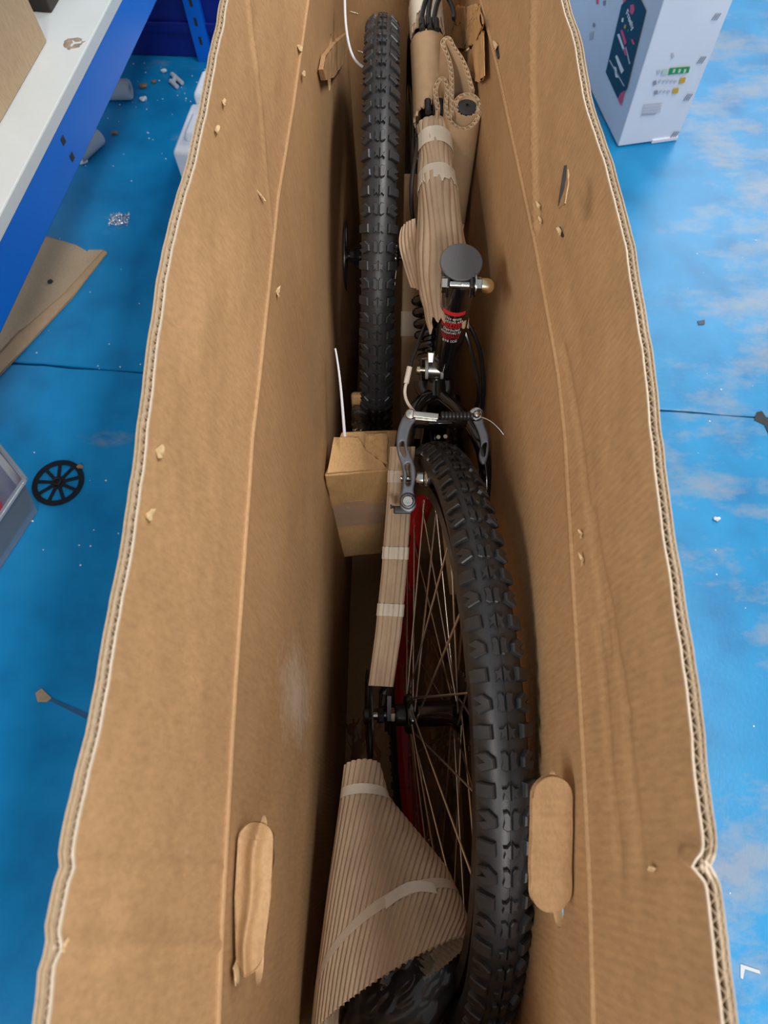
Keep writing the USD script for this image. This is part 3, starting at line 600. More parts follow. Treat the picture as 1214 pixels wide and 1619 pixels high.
# coil shock, pivot bracket
s0, s1 = at(676, 470, .88), at(683, 563, .90); sd = nrm(s1 - s0)
part('shock_body', cyl(s0, s1 + sd * .004, .010, 20), 'gloss_black', bike)
tt = np.linspace(0, 1, 150); ee = nrm(np.cross(sd, [1, 0, 0])); gg = np.cross(sd, ee); 
part('coil_spring', tube(s0 + (s1 - s0) * tt[:, None] + .0165 * (np.cos(tt * 2 * np.pi * 5.2)[:, None] * ee + np.sin(tt * 2 * np.pi * 5.2)[:, None] * gg), .0052, 10), 'gloss_black', bike)
part('spring_collar', lathe([(0, .009), (0, .020), (.002, .0215), (.004, .0205), (.006, .012)], s1 - sd * .001, sd, 32), 'zinc', bike)
cb = at(685, 577, .885); bz = nrm(C0 - cb); bxx = np.array([1.0, 0, 0]); by = np.cross(bz, bxx)
part('pivot_bracket', cat(obox(at(685, 568, .885), bxx, nrm(by + bz * .2), np.cross(bxx, nrm(by + bz * .2)), .0165, .022, .016, .002), cyl(at(676.5, 585, .885), at(696.5, 585, .885), .0105, 24)), 'zinc', bike)
part('pivot_bushing', cat(lathe([(0, 0), (0, .0125), (.0035, .0125), (.0045, .010), (.0045, 0)], at(672, 584, .885), bxx, 28), lathe([(0, 0), (0, .0125), (.0035, .0125), (.0045, .010), (.0045, 0)], at(696, 584, .885), bxx, 28)), 'nylon_grey', bike)
part('pivot_bolt', lathe([(-.006, 0), (-.0055, .003), (-.004, .0055), (0, .006), (0, .0035), (.008, .0035), (.008, 0)], at(664, 585, .885), bxx, 20), 'brass_zinc', bike)
part('pivot_bolt', lathe([(0, 0), (0, .006), (.004, .0055), (.0055, .003), (.006, 0)], at(705, 586, .885), bxx, 20), 'brass_zinc', bike)
# rocker yoke and seat stays
yk = at(689, 618, .90)
part('yoke', cat(obox(at(666, 590, .90), bxx, by, bz, .005, .040, .022, .002), obox(at(705, 592, .90), bxx, by, bz, .005, .040, .022, .002), tube(spline(np.array([at(665, 604, .90), at(672, 622, .90), at(690, 630, .90), at(704, 622, .90), at(707, 604, .90)]), 24), .009, 14), cyl(at(689, 600, .905), at(689, 632, .90), .0165, 24)), 'gloss_black', bike)
LD = WC - X_ * .062; RD = WC + X_ * .064
for side, pts in ((0, [at(684, 624, .895), at(655, 650, .875), at(643, 705, .86), at(636, 800, .855), LD + np.array([0, .02, .03])]), (1, [at(694, 624, .895), at(730, 655, .875), at(758, 700, .86), at(768, 790, .87), RD + np.array([.0, .02, .03])])):
    part('seat_stay', tube(spline(np.array(pts), 50), .0085, 16), 'gloss_black', bike)
part('stay_bridge', tube(spline(np.array([at(655, 668, .87), at(680, 668, .862), at(715, 668, .862), at(742, 668, .87)]), 14), .0075, 14), 'gloss_black', bike)
part('dropout', extrude(Polygon([(-.018, -.014), (.012, -.016), (.030, .022), (.018, .034), (-.010, .020)]), .005, LD, WF[1], WF[2]), 'satin_black', bike)
part('chain_stay', tube(spline(np.array([LD + np.array([0, .01, -.005]), LD + np.array([.01, .15, -.03]), np.array([.02, .50, .27])]), 24), .009, 12), 'gloss_black', bike)
part('bottom_bracket', cyl((.005, .53, .28), (.085, .53, .28), .021, 24), 'gloss_black', bike)
cr = np.array([.078, .53, .28]); crt = [(r * math.cos(a), r * math.sin(a)) for a, r in ((2 * np.pi * i / 168, .086 + .003 * (1 if i % 4 < 2 else -1)) for i in range(168))]
chr_ = part('chainring', extrude(Polygon(crt).difference(Point(0, 0).buffer(.062)).union(Point(0, 0).buffer(.026)).union(LineString([(-.07, 0), (.07, 0)]).buffer(.008)).union(LineString([(0, -.07), (0, .07)]).buffer(.008)), .003, cr - EX * .0, EY, EZ), 'satin_black', bike)
part('crank_arm', tube(np.array([cr + [.010, 0, 0], cr + [.012, .085, -.02], cr + [.014, .165, -.04]]), [.014, .010, .012], 14), 'gloss_black', bike)
part('crank_arm', tube(np.array([[-.012, .53, .28], [-.016, .45, .30], [-.02, .37, .32]]), [.014, .010, .012], 14), 'gloss_black', bike)
# V-brake
BP = at(660, 725, .80); bn = nrm(C0 - BP); bex = nrm(np.array([1.0, 0, 0]) - bn * bn[0]); bey = np.cross(bn, bex)
def bpix(pts, lift=0): return [((onplane(u, v, BP + bn * lift, bn) - BP) @ bex, (onplane(u, v, BP + bn * lift, bn) - BP) @ bey) for u, v in pts]
def smooth_poly(pts, lift=0):
    p = np.array(pts, float); p = np.vstack([p, p[:1]])
    from scipy.interpolate import CubicSpline
    s = np.r_[0, np.cumsum(np.linalg.norm(np.diff(p, axis=0), axis=1))]; q = CubicSpline(s, p, bc_type='periodic')(np.linspace(0, s[-1], 70)[:-1]); return Polygon(bpix(q, lift)).buffer(0)
arm = smooth_poly([(643, 653), (651, 649), (659, 653), (659, 663), (652, 672), (646, 688), (644, 704), (650, 722), (657, 742), (656, 762), (654, 776), (658, 792), (654, 806), (644, 809), (634, 803), (632, 790), (636, 772), (637, 756), (636, 740), (630, 722), (627, 704), (629, 682), (635, 664)])
slots = smooth_poly([(633, 701), (637, 698), (639, 706), (641, 718), (640, 722), (635, 717), (633, 709)]).union(smooth_poly([(642, 734), (646, 732), (648, 741), (649, 754), (646, 768), (643, 766), (644, 754), (642, 743)]))
la = part('brake_arm', extrude(arm.difference(slots), .010, BP - bn * .001, bex, bey), 'brake_alloy', bike, 'grey alloy brake arm with slots')
arm2 = smooth_poly([(749, 650), (757, 648), (763, 655), (764, 668), (770, 684), (772, 702), (770, 722), (763, 735), (757, 728), (759, 708), (757, 690), (752, 676), (746, 662)])
sl2 = smooth_poly([(764, 702), (767, 700), (767.5, 712), (764, 722), (762, 720)])
ra = part('brake_arm', extrude(arm2.difference(sl2), .010, BP - bn * .004, bex, bey), 'brake_alloy', bike, 'grey alloy brake arm with slots')
def bo(u, v, l=0): return onplane(u, v, BP + bn * l, bn)
part('pivot_boss', lathe([(-.012, 0), (-.012, .009), (.0, .0095), (.0095, .0095), (.0110, .0085), (.0110, .0065)], bo(645, 791), bn, 28), 'brake_alloy', la)
part('pivot_screw', cat(lathe([(.010, 0), (.010, .0066), (.0125, .0066), (.0140, .0055), (.0140, .0028), (.0122, .0026), (.0122, 0)], bo(645, 791), bn, 24)), 'chrome', la)
part('spring_block', obox(bo(637, 806, .001), bex, bey, bn, .022, .009, .009, .0015), 'satin_black', la); part('tension_screw', cat(cyl(bo(626, 803, .002), bo(619, 801, .002), .0016, 10), lathe([(0, 0), (0, .0026), (.0015, .0026), (.0015, 0)], bo(619, 801, .002), -bex, 12)), 'satin_black', la)
pd = cyl(bo(633, 757, .003), bo(678, 757, -.004), .0036, 14)
part('pad_bolt', cat(pd, lathe([(0, 0), (0, .0075), (.004, .0085), (.008, .0085), (.010, .0065), (.010, 0)], bo(658, 757, 0), bex, 24)), 'chrome', la)
part('pad_washer', lathe([(0, .004), (0, .009), (.003, .010), (.006, .009), (.006, .004)], bo(671, 757, -.002), bex, 24), 'zinc', la)
part('brake_pad', obox(bo(681, 757, -.010), bex, nrm(bey * .8 + bn * .6), np.cross(bex, nrm(bey * .8 + bn * .6)), .010, .034, .012, .003), 'rubber', la)
part('noodle_bracket', cat(obox(bo(673, 657, .013), nrm(bex - bey * .10), nrm(bey + bex * .10), bn, .030, .0075, .007, .0012), obox(bo(673, 664, .009), nrm(bex - bey * .10), nrm(bey + bex * .10), bn, .026, .003, .010, .001)), 'zinc', bike)
part('bracket_rivet', lathe([(0, .0062), (.0135, .0062), (.0150, .005), (.0155, 0)], bo(649, 656), bn, 24), 'zinc', la)
bl = []
for i in range(9): bl += [(i * .0042, .0040), (i * .0042 + .0012, .0052), (i * .0042 + .003, .0052), (i * .0042 + .0042, .0040)]
part('rubber_boot', cat(lathe([(-.0005, 0), *bl, (.040, .0025), (.040, 0)], bo(697, 657.5, .010), nrm(bex - bey * .0), 20)), 'rubber', bike, smooth=20)
part('clamp_screw', cat(lathe([(0, 0), (0, .0082), (.010, .0082), (.0105, .0078)], bo(752, 656, .002), bn, 24), hexnut(bo(752, 656, .010), bn, .0070, .004), lathe([(.013, .0048), (.0145, .0045), (.0170, .003), (.018, 0)], bo(752, 656), bn, 20)), 'chrome', ra, smooth=25)
wire = lambda pts, r, n=40: tube(spline(np.array(pts), n), r, 8)
part('brake_cable', wire([bo(742, 657, .011), bo(758, 659, .012), bo(775, 666, .018), bo(792, 682, .02), bo(806, 702, .02)], .0009), 'spoke_steel', bike)
part('cable_end', cyl(bo(805, 699, .02), bo(810, 709, .021), .0016, 10), 'ferrule', bike)
part('noodle', wire([at(643, 604, .80), at(640, 622, .80), at(645, 638, .795), at(653, 649, .79), bo(659, 656, .012)], .0019), 'ferrule', bike, 'pale bent cable guide')
part('cable_sleeve', cyl(at(647.5, 580, .80), at(642, 606, .80), .0033, 14), 'ferrule', bike, 'cream cable ferrule')
part('cable_housing', wire([at(684, 500, .84), at(670, 520, .81), at(660, 545, .80), at(652, 565, .80), at(647, 583, .80)], .0026, 50), 'cable_black', bike)
for pts in ([at(727, 505, .83), at(742, 545, .84), at(752, 585, .86), at(757, 625, .88), at(744, 660, .92), at(728, 690, .97)], [at(735, 505, .84), at(752, 535, .85), at(762, 575, .87), at(764, 620, .89), at(757, 670, .93)], [at(842, 1040, .80), at(848, 1100, .78), at(852, 1180, .76), at(848, 1250, .76), at(838, 1310, .80)]):
    part('cable_housing', wire(pts, .0027, 60), 'cable_black', bike)
part('frame_label_screw', cat(*[lathe([(0, 0), (0, .004), (.003, .003), (.003, 0)], at(u, v, 1.0), -ray(u, v), 12) for u, v in ((693, 691), (704, 690))]), 'brass_zinc', bike)
# cables along the top tube
def tubept(k, ang, r):                                          # around the top tube
    ax = nrm(T1 - T0); c = T0 + (T1 - T0) * k; vv = nrm(C0 - c); vv = nrm(vv - ax * ax.dot(vv)); rr = np.cross(vv, ax); rr = rr if rr[0] > 0 else -rr
    return c + r * (math.cos(ang) * vv + math.sin(ang) * rr)
def rowk(v): return min(np.linspace(-.2, 1.2, 1400), key=lambda k: abs(PPY - FPX * np.dot(T0 + (T1 - T0) * k - C0, UP) / np.dot(T0 + (T1 - T0) * k - C0, FW) - v))
for pts in ([at(669, 192, .885), at(663, 215, .872), at(654, 262, .86), at(650, 300, .86), at(652, 340, .872), at(660, 385, .93)], [at(681, 192, .885), at(689, 222, .870), at(699, 262, .862), at(704, 292, .875), at(706, 315, .93)], [at(687, 192, .89), at(695, 220, .875), at(703, 255, .87), at(708, 290, .89), at(708, 310, .95)]):
    part('cable_housing', wire(pts, .0027, 50), 'cable_black', bike)
for cells in ([(668, 70), (671, 45), (680, 15), (695, -25)], [(679, 70), (680, 45), (686, 15), (700, -25)], [(689, 68), (692, 40), (703, 22), (716, 40), (718, 60)]):
    part('cable_housing', wire([tubept(rowk(v), 0, .026) + RT * (u - (T0 + (T1 - T0) * rowk(v) - C0) @ RT / ((T0 + (T1 - T0) * rowk(v) - C0) @ FW) * FPX - PPX) * .93 / FPX for u, v in cells], .0032, 40), 'cable_black', bike)
for u in (667, 679, 689):
    part('cable_stop', cyl(tubept(rowk(75), 0, .024) + RT * (u - 674) * .93 / FPX, tubept(rowk(60), 0, .025) + RT * (u - 674) * .93 / FPX, .0042, 12), 'satin_black', bike)
for u in (668, 679, 687):
    part('cable_stop', cyl(tubept(rowk(203), 0, .024) + RT * (u - 674) * .9 / FPX, tubept(rowk(186), 0, .025) + RT * (u - 674) * .9 / FPX, .0042, 12), 'satin_black', bike)

# ---- the loose front wheel
FC = np.array([-.041, .912, .359]); FF = lean(math.radians(2.2))
fwh = thing('front_wheel', 'loose front wheel with knobbly black tyre at the far left of the carton', 'bicycle wheel', (-.04, .92, .009))
wheel(fwh, FC, FF, .028, None, 'satin_black', 36, .4)
fx = FF[0]
fh = part('hub', lathe([(-.034, 0), (-.034, .014), (-.030, .021), (-.026, .021), (-.022, .013), (.022, .013), (.026, .021), (.030, .021), (.034, .014), (.034, 0)], FC, fx, 32), 'gloss_black', fwh)
part('axle', cyl(FC - fx * .066, FC + fx * .045, .0046, 14), 'satin_black', fh)
part('axle_nut', cat(hexnut(FC - fx * .052, fx, .0105, .008), lathe([(0, .005), (0, .013), (.005, .015), (.010, .012), (.014, .012)], FC - fx * .045, fx, 24)), 'satin_black', fh)
dr, dh = disc(FC - fx * .0585, -fx, .058); ad = part('axle_disc', dr, 'plastic_black', fwh, 'thin black plastic axle guard'); part('disc_hub', dh, 'plastic_black', ad)

# ================================================================== WRAPPINGS in the carton
def ripple(P, s, pitch, amp, N): return P + N * ((np.abs(np.sin(np.pi * s / pitch)) ** .8 - .5) * amp)[..., None]
def arc_wrap(k0, k1, radii, a0, a1, pitch, amp, th=.0014, nl=40, na=180, off=None, jag=0.0, seed=0):
    """single-faced corrugated board bent round the top tube between angles a0..a1; flutes run along the tube"""
    ks = np.linspace(0, 1, nl); A = np.linspace(a0, a1, na); P = np.zeros((nl, na, 3)); ax = nrm(T1 - T0); r_ = np.random.default_rng(seed)
    e0 = meshkit.fbm(np.stack([A * 4, A * 0, A * 0 + seed], 1), 3, 2) - .5
    for i, k in enumerate(ks):
        r = np.interp(k, np.linspace(0, 1, len(radii)), radii); o = np.zeros(3) if off is None else np.array([np.interp(k, np.linspace(0, 1, len(off)), [q[j] for q in off]) for j in range(3)])
        kk = k0 + (k1 - k0) * k
        for j, a in enumerate(A):
            wob = .0016 * math.sin(k * 7 + a * 3 + seed) * (amp > .001); rr = r + (abs(math.sin(math.pi * (a * r + wob) / pitch)) ** .8) * amp + 1.2 * wob * .6; kj = kk + jag * e0[j] * (1 - k)
            P[i, j] = tubept(kj, a, rr) + o
    m = thick(P, th); 
    return m
k = rowk
wrapA = thing('corrugated_wrap', 'pale corrugated cardboard wrapped round the top tube next to the seat tube', 'cardboard wrap', tubept(k(400), 0, 0))
part('corrugated_sheet', arc_wrap(k(515), k(292), [.018, .026, .027, .023, .020], -1.75, 1.5, .0072, .0028, jag=.07, seed=2, nl=60), 'wrap', wrapA, smooth=50)
def side_sheet(rows, n=60, pitch=.006, amp=.0018, th=.0014, nl=24):
    R = np.array([spline(np.array(r), n) if len(r) > 2 else resample(np.array(r), n) for r in rows]); from_k = np.linspace(0, 1, len(rows))
    from scipy.interpolate import interp1d
    P = interp1d(from_k, R, axis=0, kind='quadratic' if len(rows) > 2 else 'linear')(np.linspace(0, 1, nl)).transpose(1, 0, 2)
    m_ = P.mean(1); s = np.r_[0, np.cumsum(np.linalg.norm(np.diff(m_, axis=0), axis=1))]
    du, dv = np.gradient(P, axis=0), np.gradient(P, axis=1); N = nrm(np.cross(du, dv)); P = P + N * (np.abs(np.sin(np.pi * s / pitch)) * amp)[:, None, None]
    e = (meshkit.fbm(np.stack([s * 120, s * 0, s * 0], 1), 2, 3) - .5) * .006; P[:, 0] += (P[:, 0] - P[:, 3]) * e[:, None] * 40
    return thick(P, th)
part('side_fold', side_sheet([[at(636, 358, .86), at(645, 350, .85), at(656, 346, .84)], [at(631, 388, .86), at(645, 384, .85), at(660, 380, .84)], [at(640, 425, .86), at(652, 424, .85), at(668, 424, .84)], [at(650, 455, .86), at(660, 458, .85), at(676, 474, .84)]]), 'wrap', wrapA, smooth=50)
part('side_fold', side_sheet([[at(704, 338, .88), at(718, 344, .875), at(734, 356, .87)], [at(712, 366, .87), at(722, 366, .87), at(732, 362, .865)], [at(716, 392, .87), at(722, 386, .87), at(729, 374, .865)]], 40), 'wrap', wrapA, smooth=50)
part('side_fold', side_sheet([[at(735, 468, .80), at(741, 470, .80)], [at(736, 518, .82), at(741, 520, .82)]], 30), 'wrap', wrapA, smooth=50)
wrapB = thing('corrugated_wrap', 'narrow pale corrugated wrap with masking tape on the top tube under two black cables', 'cardboard wrap', tubept(k(250), 0, 0))
part('corrugated_sheet', arc_wrap(k(300), k(204), [.0205, .0195, .0190], -2.8, 2.8, .0060, .0014, seed=4), 'wrap', wrapB, smooth=50)
part('tape_band', arc_wrap(k(246), k(222), [.0226, .0224], -1.8, 1.8, .02, .0004, .0004), 'masking_tape', wrapB, 'cream masking tape')
part('tape_band', arc_wrap(k(306), k(280), [.0246, .0230], -1.7, 1.7, .02, .0006, .0004, jag=.03, seed=6), 'masking_tape', wrapB, 'cream masking tape')
sleeve = thing('cardboard_sleeve', 'smooth brown cardboard sleeve rolled round the top tube', 'cardboard wrap', tubept(k(130), 0, 0))
part('sleeve_sheet', arc_wrap(k(190), k(73), [.0225, .0215, .021], -2.6, 2.6, .05, .0003, .003, jag=.02, seed=9), 'wrap_smooth', sleeve, smooth=50)
part('tape_band', arc_wrap(k(166), k(122), [.0231, .0222], -1.5, 1.4, .05, .0003, .0004, jag=.10, seed=14), 'masking_tape_wrap', sleeve, 'translucent pale tape')
wrapC = thing('corrugated_wrap', 'corrugated wrap bound with cream tape at the far end of the top tube', 'cardboard wrap', tubept(k(20), 0, 0))
part('corrugated_sheet', arc_wrap(k(62), k(-35), [.0200, .0205, .021], -2.8, 2.8, .006, .0014, seed=5), 'wrap', wrapC, smooth=50)
part('tape_band', arc_wrap(k(50), k(14), [.0232, .0232], -1.9, 1.7, .03, .0006, .0004, jag=.06, seed=3), 'masking_tape', wrapC, 'cream masking tape')
# folded cardboard on the down tube
def box_wrap(path, w, h, th=.002):
    p = np.asarray(path, float); d = nrm(p[-1] - p[0]); x = nrm(np.array([1.0, 0, 0]) - d * d[0]); z = np.cross(x, d); z = z if z[2] > 0 else -z
    sec = Polygon([(-w / 2, -h / 2), (w / 2, -h / 2), (w / 2, h / 2), (-w / 2, h / 2)]).buffer(.004)
    outer, inner = sec, sec.buffer(-th)
    return extrude(outer.difference(inner), np.linalg.norm(p[-1] - p[0]), p[0], x, z, d if np.dot(np.cross(x, z), d) > 0 else d)
dwrap = thing('cardboard_sleeve', 'long brown cardboard sleeve taped round the down tube beside the far tyre', 'cardboard wrap', D0 + (D1 - D0) * .1)
q0, q1 = D0 + (D1 - D0) * .06, D0 + (D1 - D0) * .66
part('sleeve_sheet', box_wrap([q0, q1], .030, .036), 'wrap_smooth', dwrap)
tp = at(645, 508, 1.10); kk = np.dot(tp - D0, D1 - D0) / np.dot(D1 - D0, D1 - D0); du_ = nrm(D1 - D0)
part('tape_band', box_wrap([D0 + (D1 - D0) * kk - du_ * .02, D0 + (D1 - D0) * kk + du_ * .02], .0325, .0385, .001), 'masking_tape_wrap', dwrap, 'pale tape')
# the wrapped left stay: two strips of corrugated board with tape
stay = thing('corrugated_wrap', 'long narrow corrugated wrap with two cream tapes along the left stay beside the red rim', 'cardboard wrap', at(615, 900, .81))
def long_wrap(L, R, depthL, bulge, pitch, amp, nl=60, na=110, th=.0014, close=True):
    nl_ = len(L); A = []
    for l, r, t in zip(L, R, depthL): A.append((at(*l, t), at(*r, t)))
    a = resample(np.array([q[0] for q in A]), nl); b = resample(np.array([q[1] for q in A]), nl); ph = np.linspace(math.pi * 1.18, -math.pi * .18, na); P = np.zeros((nl, na, 3))
    for i in range(nl):
        c = (a[i] + b[i]) / 2; x = (b[i] - a[i]) / 2; z = nrm(C0 - c); z = nrm(z - nrm(x) * nrm(x).dot(z)) * bulge
        Q = c + np.cos(ph)[:, None] * x + np.sign(np.sin(ph))[:, None] * (np.abs(np.sin(ph)) ** .6)[:, None] * z
        s = np.r_[0, np.cumsum(np.linalg.norm(np.diff(Q, axis=0), axis=1))]; n = nrm(Q - c)
        P[i] = Q + n * (np.abs(np.sin(np.pi * s / pitch)) ** .8 * amp)[:, None]
    return thick(P, th), P
LL = [(619, 706), (614, 790), (606, 900), (596, 1000), (585, 1084)]; RR_ = [(654, 706), (648, 790), (641, 900), (632, 1000), (619, 1086)]; tL = [.845, .842, .838, .832, .826]
mm, PP = long_wrap(LL, RR_, tL, .010, .0062, .0022)
part('corrugated_sheet', mm, 'wrap', stay, smooth=50)
for vv in (746, 878, 974):
    i = int(np.interp(vv, [706, 790, 900, 1000, 1084], [0, 13, 28.5, 44, 59])); g = PP[i:i + 4, 8:-8]; n = nrm(g - g.mean(1, keepdims=True)); 
    part('tape_band', thick(g.mean(0, keepdims=True) * 0 + g + n * .0009, .0008), 'masking_tape' if vv > 800 else 'masking_tape_wrap', stay, 'cream masking tape')
stay2 = thing('cardboard_sleeve', 'plain cardboard strip on the right stay behind the spokes', 'cardboard wrap', at(712, 900, 1.0))
mm, PP = long_wrap([(694, 800), (702, 870), (711, 940)], [(716, 800), (720, 870), (724, 940)], [1.0, 1.0, 1.0], .006, .03, .0003)
part('sleeve_sheet', mm, 'wrap_smooth', stay2, smooth=50)
# big corrugated cone with a bagged part in its mouth
cone = thing('corrugated_cone', 'large tapering roll of corrugated cardboard with two cream tapes, lying nearest the camera', 'cardboard wrap', at(620, 1450, .75))
CL = np.array([(547, 1212), (541, 1265), (531, 1340), (520, 1420), (510, 1500), (501, 1570), (494, 1640)]); CR = np.array([(598, 1209), (612, 1262), (664, 1325), (704, 1375), (726, 1425), (738, 1460), (742, 1484)])
TL = [.760, .745, .720, .695, .670, .650, .632]; TRr = [.760, .745, .720, .695, .672, .655, .645]; BH = [.012, .017, .026, .034, .040, .044, .046]
def cone_grid(nl=90, na=420, out=0.0, ph0=-.12, ph1=1.30, klo=0., khi=1., ripple_amp=.0027, taper=None):
    kx = np.linspace(0, 1, 7); P = np.zeros((nl, na, 3)); ph = np.linspace(math.pi * ph1, math.pi * ph0, na)
    for i, q in enumerate(np.linspace(klo, khi, nl)):
        f = lambda arr: np.interp(q, kx, arr)
        l = at(f(CL[:, 0]), f(CL[:, 1]), f(TL)); r = at(f(CR[:, 0]), f(CR[:, 1]), f(TRr)); h = f(BH)
        c = (l + r) / 2; x = (r - l) / 2; z = np.array([0, .42, .90]) * h
        Q = c + np.cos(ph)[:, None] * x + np.sin(ph)[:, None] * z
        s = np.r_[0, np.cumsum(np.linalg.norm(np.diff(Q, axis=0), axis=1))]; s0 = np.interp(math.pi, ph[::-1], s[::-1]); n = nrm(Q - c)
        P[i] = Q + n * (np.abs(np.sin(np.pi * (s - s0) / .0060)) ** .7 * ripple_amp + out)[:, None]
    return P
G = cone_grid(nl=200, na=440, ph0=-.55, ph1=1.25)
cs = part('corrugated_sheet', thick(G, .0022), 'wrap', cone, smooth=50)
def cone_band(q0, q1, sl, width, off, ph0=.02, ph1=.97):
    """tape lying on the cone between slanted rows"""
    na = 90; ph = np.linspace(ph1, ph0, na); rows = []
    for w in np.linspace(-width / 2, width / 2, 5):
        row = []
        for j, p in enumerate(ph):
            q = np.interp(p, [ph0, ph1], [q1, q0]) + w + sl * math.sin(math.pi * (p - ph0) / (ph1 - ph0)); kx = np.linspace(0, 1, 7); f = lambda arr: np.interp(q, kx, arr)
            l = at(f(CL[:, 0]), f(CL[:, 1]), f(TL)); r = at(f(CR[:, 0]), f(CR[:, 1]), f(TRr)); h = f(BH); c = (l + r) / 2; x = (r - l) / 2; z = np.array([0, .42, .90]) * h
            Q = c + math.cos(p * math.pi) * x + math.sin(p * math.pi) * z; row.append(Q + nrm(Q - c) * off)
        rows.append(row)
    return thick(np.array(rows), .0004)
part('tape_band', cone_band(.145, .165, .0, .050, .0027), 'masking_tape', cone, 'cream masking tape')
part('tape_band', cone_band(.83, .62, -.10, .050, .0027), 'masking_tape_wrap', cone, 'pale tape over the wide end')
part('tape_band', cone_band(.64, .63, -.03, .052, .0032, .28, .52), 'masking_tape', cone, 'second strip of cream tape')
saddle = thing('bagged_saddle', 'black part in a creased clear plastic bag inside the mouth of the corrugated cone', 'bagged bicycle part', at(630, 1580, .70))
sc_ = trimesh.creation.icosphere(4); v = np.array(sc_.vertices); 
cc = at(640, 1555, .69); l6 = at(500, 1640, .66); r6 = at(742, 1500, .67); xa = (r6 - l6) / 2 * .80
v = cc + v[:, :1] * xa + v[:, 1:2] * np.array([0, .055, -.012]) + v[:, 2:] * np.array([0, .006, .026])
sb_ = trimesh.Trimesh(v, sc_.faces, process=False); part('saddle_body', crumple(sb_, .006, 22, 3), 'satin_black', saddle)
bag = trimesh.creation.icosphere(5); v = np.array(bag.vertices); w_ = cc + v[:, :1] * xa * 1.10 + v[:, 1:2] * np.array([0, .062, -.012]) + v[:, 2:] * np.array([0, .006, .034])
fold = np.abs(meshkit.fbm(v * [1.5, 2.2, 1.5] + 3, 3, 21) - .5) * 2; w_ = w_ + nrm(v) * ((fold - .3) * .015)[:, None]
part('plastic_bag', trimesh.Trimesh(w_, bag.faces, process=False), 'clear_film', saddle, 'clear glossy polythene', smooth=True)
# crumpled clear film round the hub and under the wheel
def film_sheet(c, ex, ey, sx, sy, amp, seed, n=70):
    a, b = np.meshgrid(np.linspace(-1, 1, n), np.linspace(-1, 1, n), indexing='ij'); P = np.asarray(c) + a[..., None] * np.asarray(ex) * sx + b[..., None] * np.asarray(ey) * sy
    nn = nrm(np.cross(ex, ey)); h = np.abs(meshkit.fbm(np.stack([a * 3, b * 3, a * 0 + seed], -1), 4, seed) - .5) * 2
    m = P + nn * (h * amp)[..., None]; return trimesh.Trimesh(m.reshape(-1, 3), grid_faces(n, n), process=False)
pf = thing('polythene_film', 'crumpled clear polythene film below the rear hub', 'plastic film', (.01, .12, .1))
part('film_sheet', film_sheet((-.052, .03, .24), (.35, .05, .93), (0, 1, 0), .07, .12, .02, 4), 'clear_film', pf, smooth=True)
part('film_sheet', film_sheet((.052, .10, .16), (.3, .0, -.95), (0, 1, 0), .07, .18, .02, 9), 'clear_film', pf, smooth=True)

# ---- small parts box
sbx = thing('small_carton', 'small taped brown cardboard box wedged between the carton wall and the left stay', 'cardboard box', at(560, 800, 1.0))
fl_ = onz(514, 750, .455); fr_ = onz(617, 741, .455); bl_ = onz(541, 683, .455); br_ = onz(627, 680, .455)
mid = (fl_ + fr_ + bl_ + br_) / 4
def frustum(a, b, c, d, z0, th):
    top = np.array([a, b, c, d]); cen = top.mean(0); bot = top.copy(); bot[:, 2] = z0
    bot[:, :2] = cen[:2] + (bot[:, :2] - cen[:2]) * 1.0
    pts = np.vstack([top, bot]); s = m3.Manifold.sphere(th, 8); cs_ = [s.translate(tuple(cen2)) for cen2 in (pts + nrm(pts.mean(0) - pts) * th * 1.7)]
    return as_tm(m3.Manifold.batch_hull(cs_))
bxm = frustum(fl_, fr_, br_, bl_, .155, .0022).subdivide_to_size(.015); bxm = crumple(bxm, .0015, 40, 4)
part('box_body', bxm, 'kraft_box', sbx, smooth=40)
# pushed-in top flap and tape
fe = nrm(fr_ - fl_); fn = np.cross(fe, EZ); fn = fn if fn[1] < 0 else -fn
part('top_flap', crumple(extrude(Polygon([(0, 0), (.078, 0), (.070, .020), (.052, .034), (.045, .050), (.012, .055)]), .0016, fl_ + EZ * .0012 + fe * .003, fe, -fn).subdivide_to_size(.008), .0012, 60, 2), 'kraft_box', sbx)
part('corner_fold', crumple(extrude(Polygon([(.052, .030), (.080, .004), (.084, .052), (.055, .055)]), .0016, fl_ + EZ * .0022 + fe * .003, fe, -fn).subdivide_to_size(.006), .004, 70, 8), 'kraft_box', sbx)
w_ = np.linalg.norm(fr_ - fl_)
part('brown_tape', crumple(obox((fl_ + fr_) / 2 - EZ * .128 + fn * .0012, fe, EZ, -fn if False else np.cross(fe, EZ), w_ - .001, .085, .0012).subdivide_to_size(.01), .0008, 50, 6), 'brown_tape', sbx, 'shiny brown parcel tape')
# ---- rolled sleeve with hairpin fold round a dark tube (handlebar end)
roll = thing('cardboard_roll', 'rolled corrugated cardboard with hairpin folds round a black tube end at the far right', 'cardboard wrap', at(730, 200, .9))
pz = at(737, 165, .855); dn_ = nrm(np.array([-.03, .06, -1.0])); pn = nrm(C0 - pz); pn = nrm(pn * .5 - dn_ * .5)
def rp(pts): return np.array([onplane(530 + x / 4.047, y / 4.047, pz, pn) for x, y in pts])
def flute_roll(pts, length, n=420, A=.0019, pitch=.0066):
    p = spline(rp(pts), n); t = nrm(np.gradient(p, axis=0)); nv = nrm(np.cross(t, dn_)); s = np.r_[0, np.cumsum(np.linalg.norm(np.diff(p, axis=0), axis=1))]
    td = np.tile(dn_, (n, 1)); wv = strip(p + nv * (A * np.sin(s / pitch * 2 * np.pi))[:, None], nv, td, .02, .0005)
    a = strip(p + nv * (A + .0004), nv, td, length, .0007); b = strip(p - nv * (A + .0009), nv, td, length, .0007); return a, b, wv
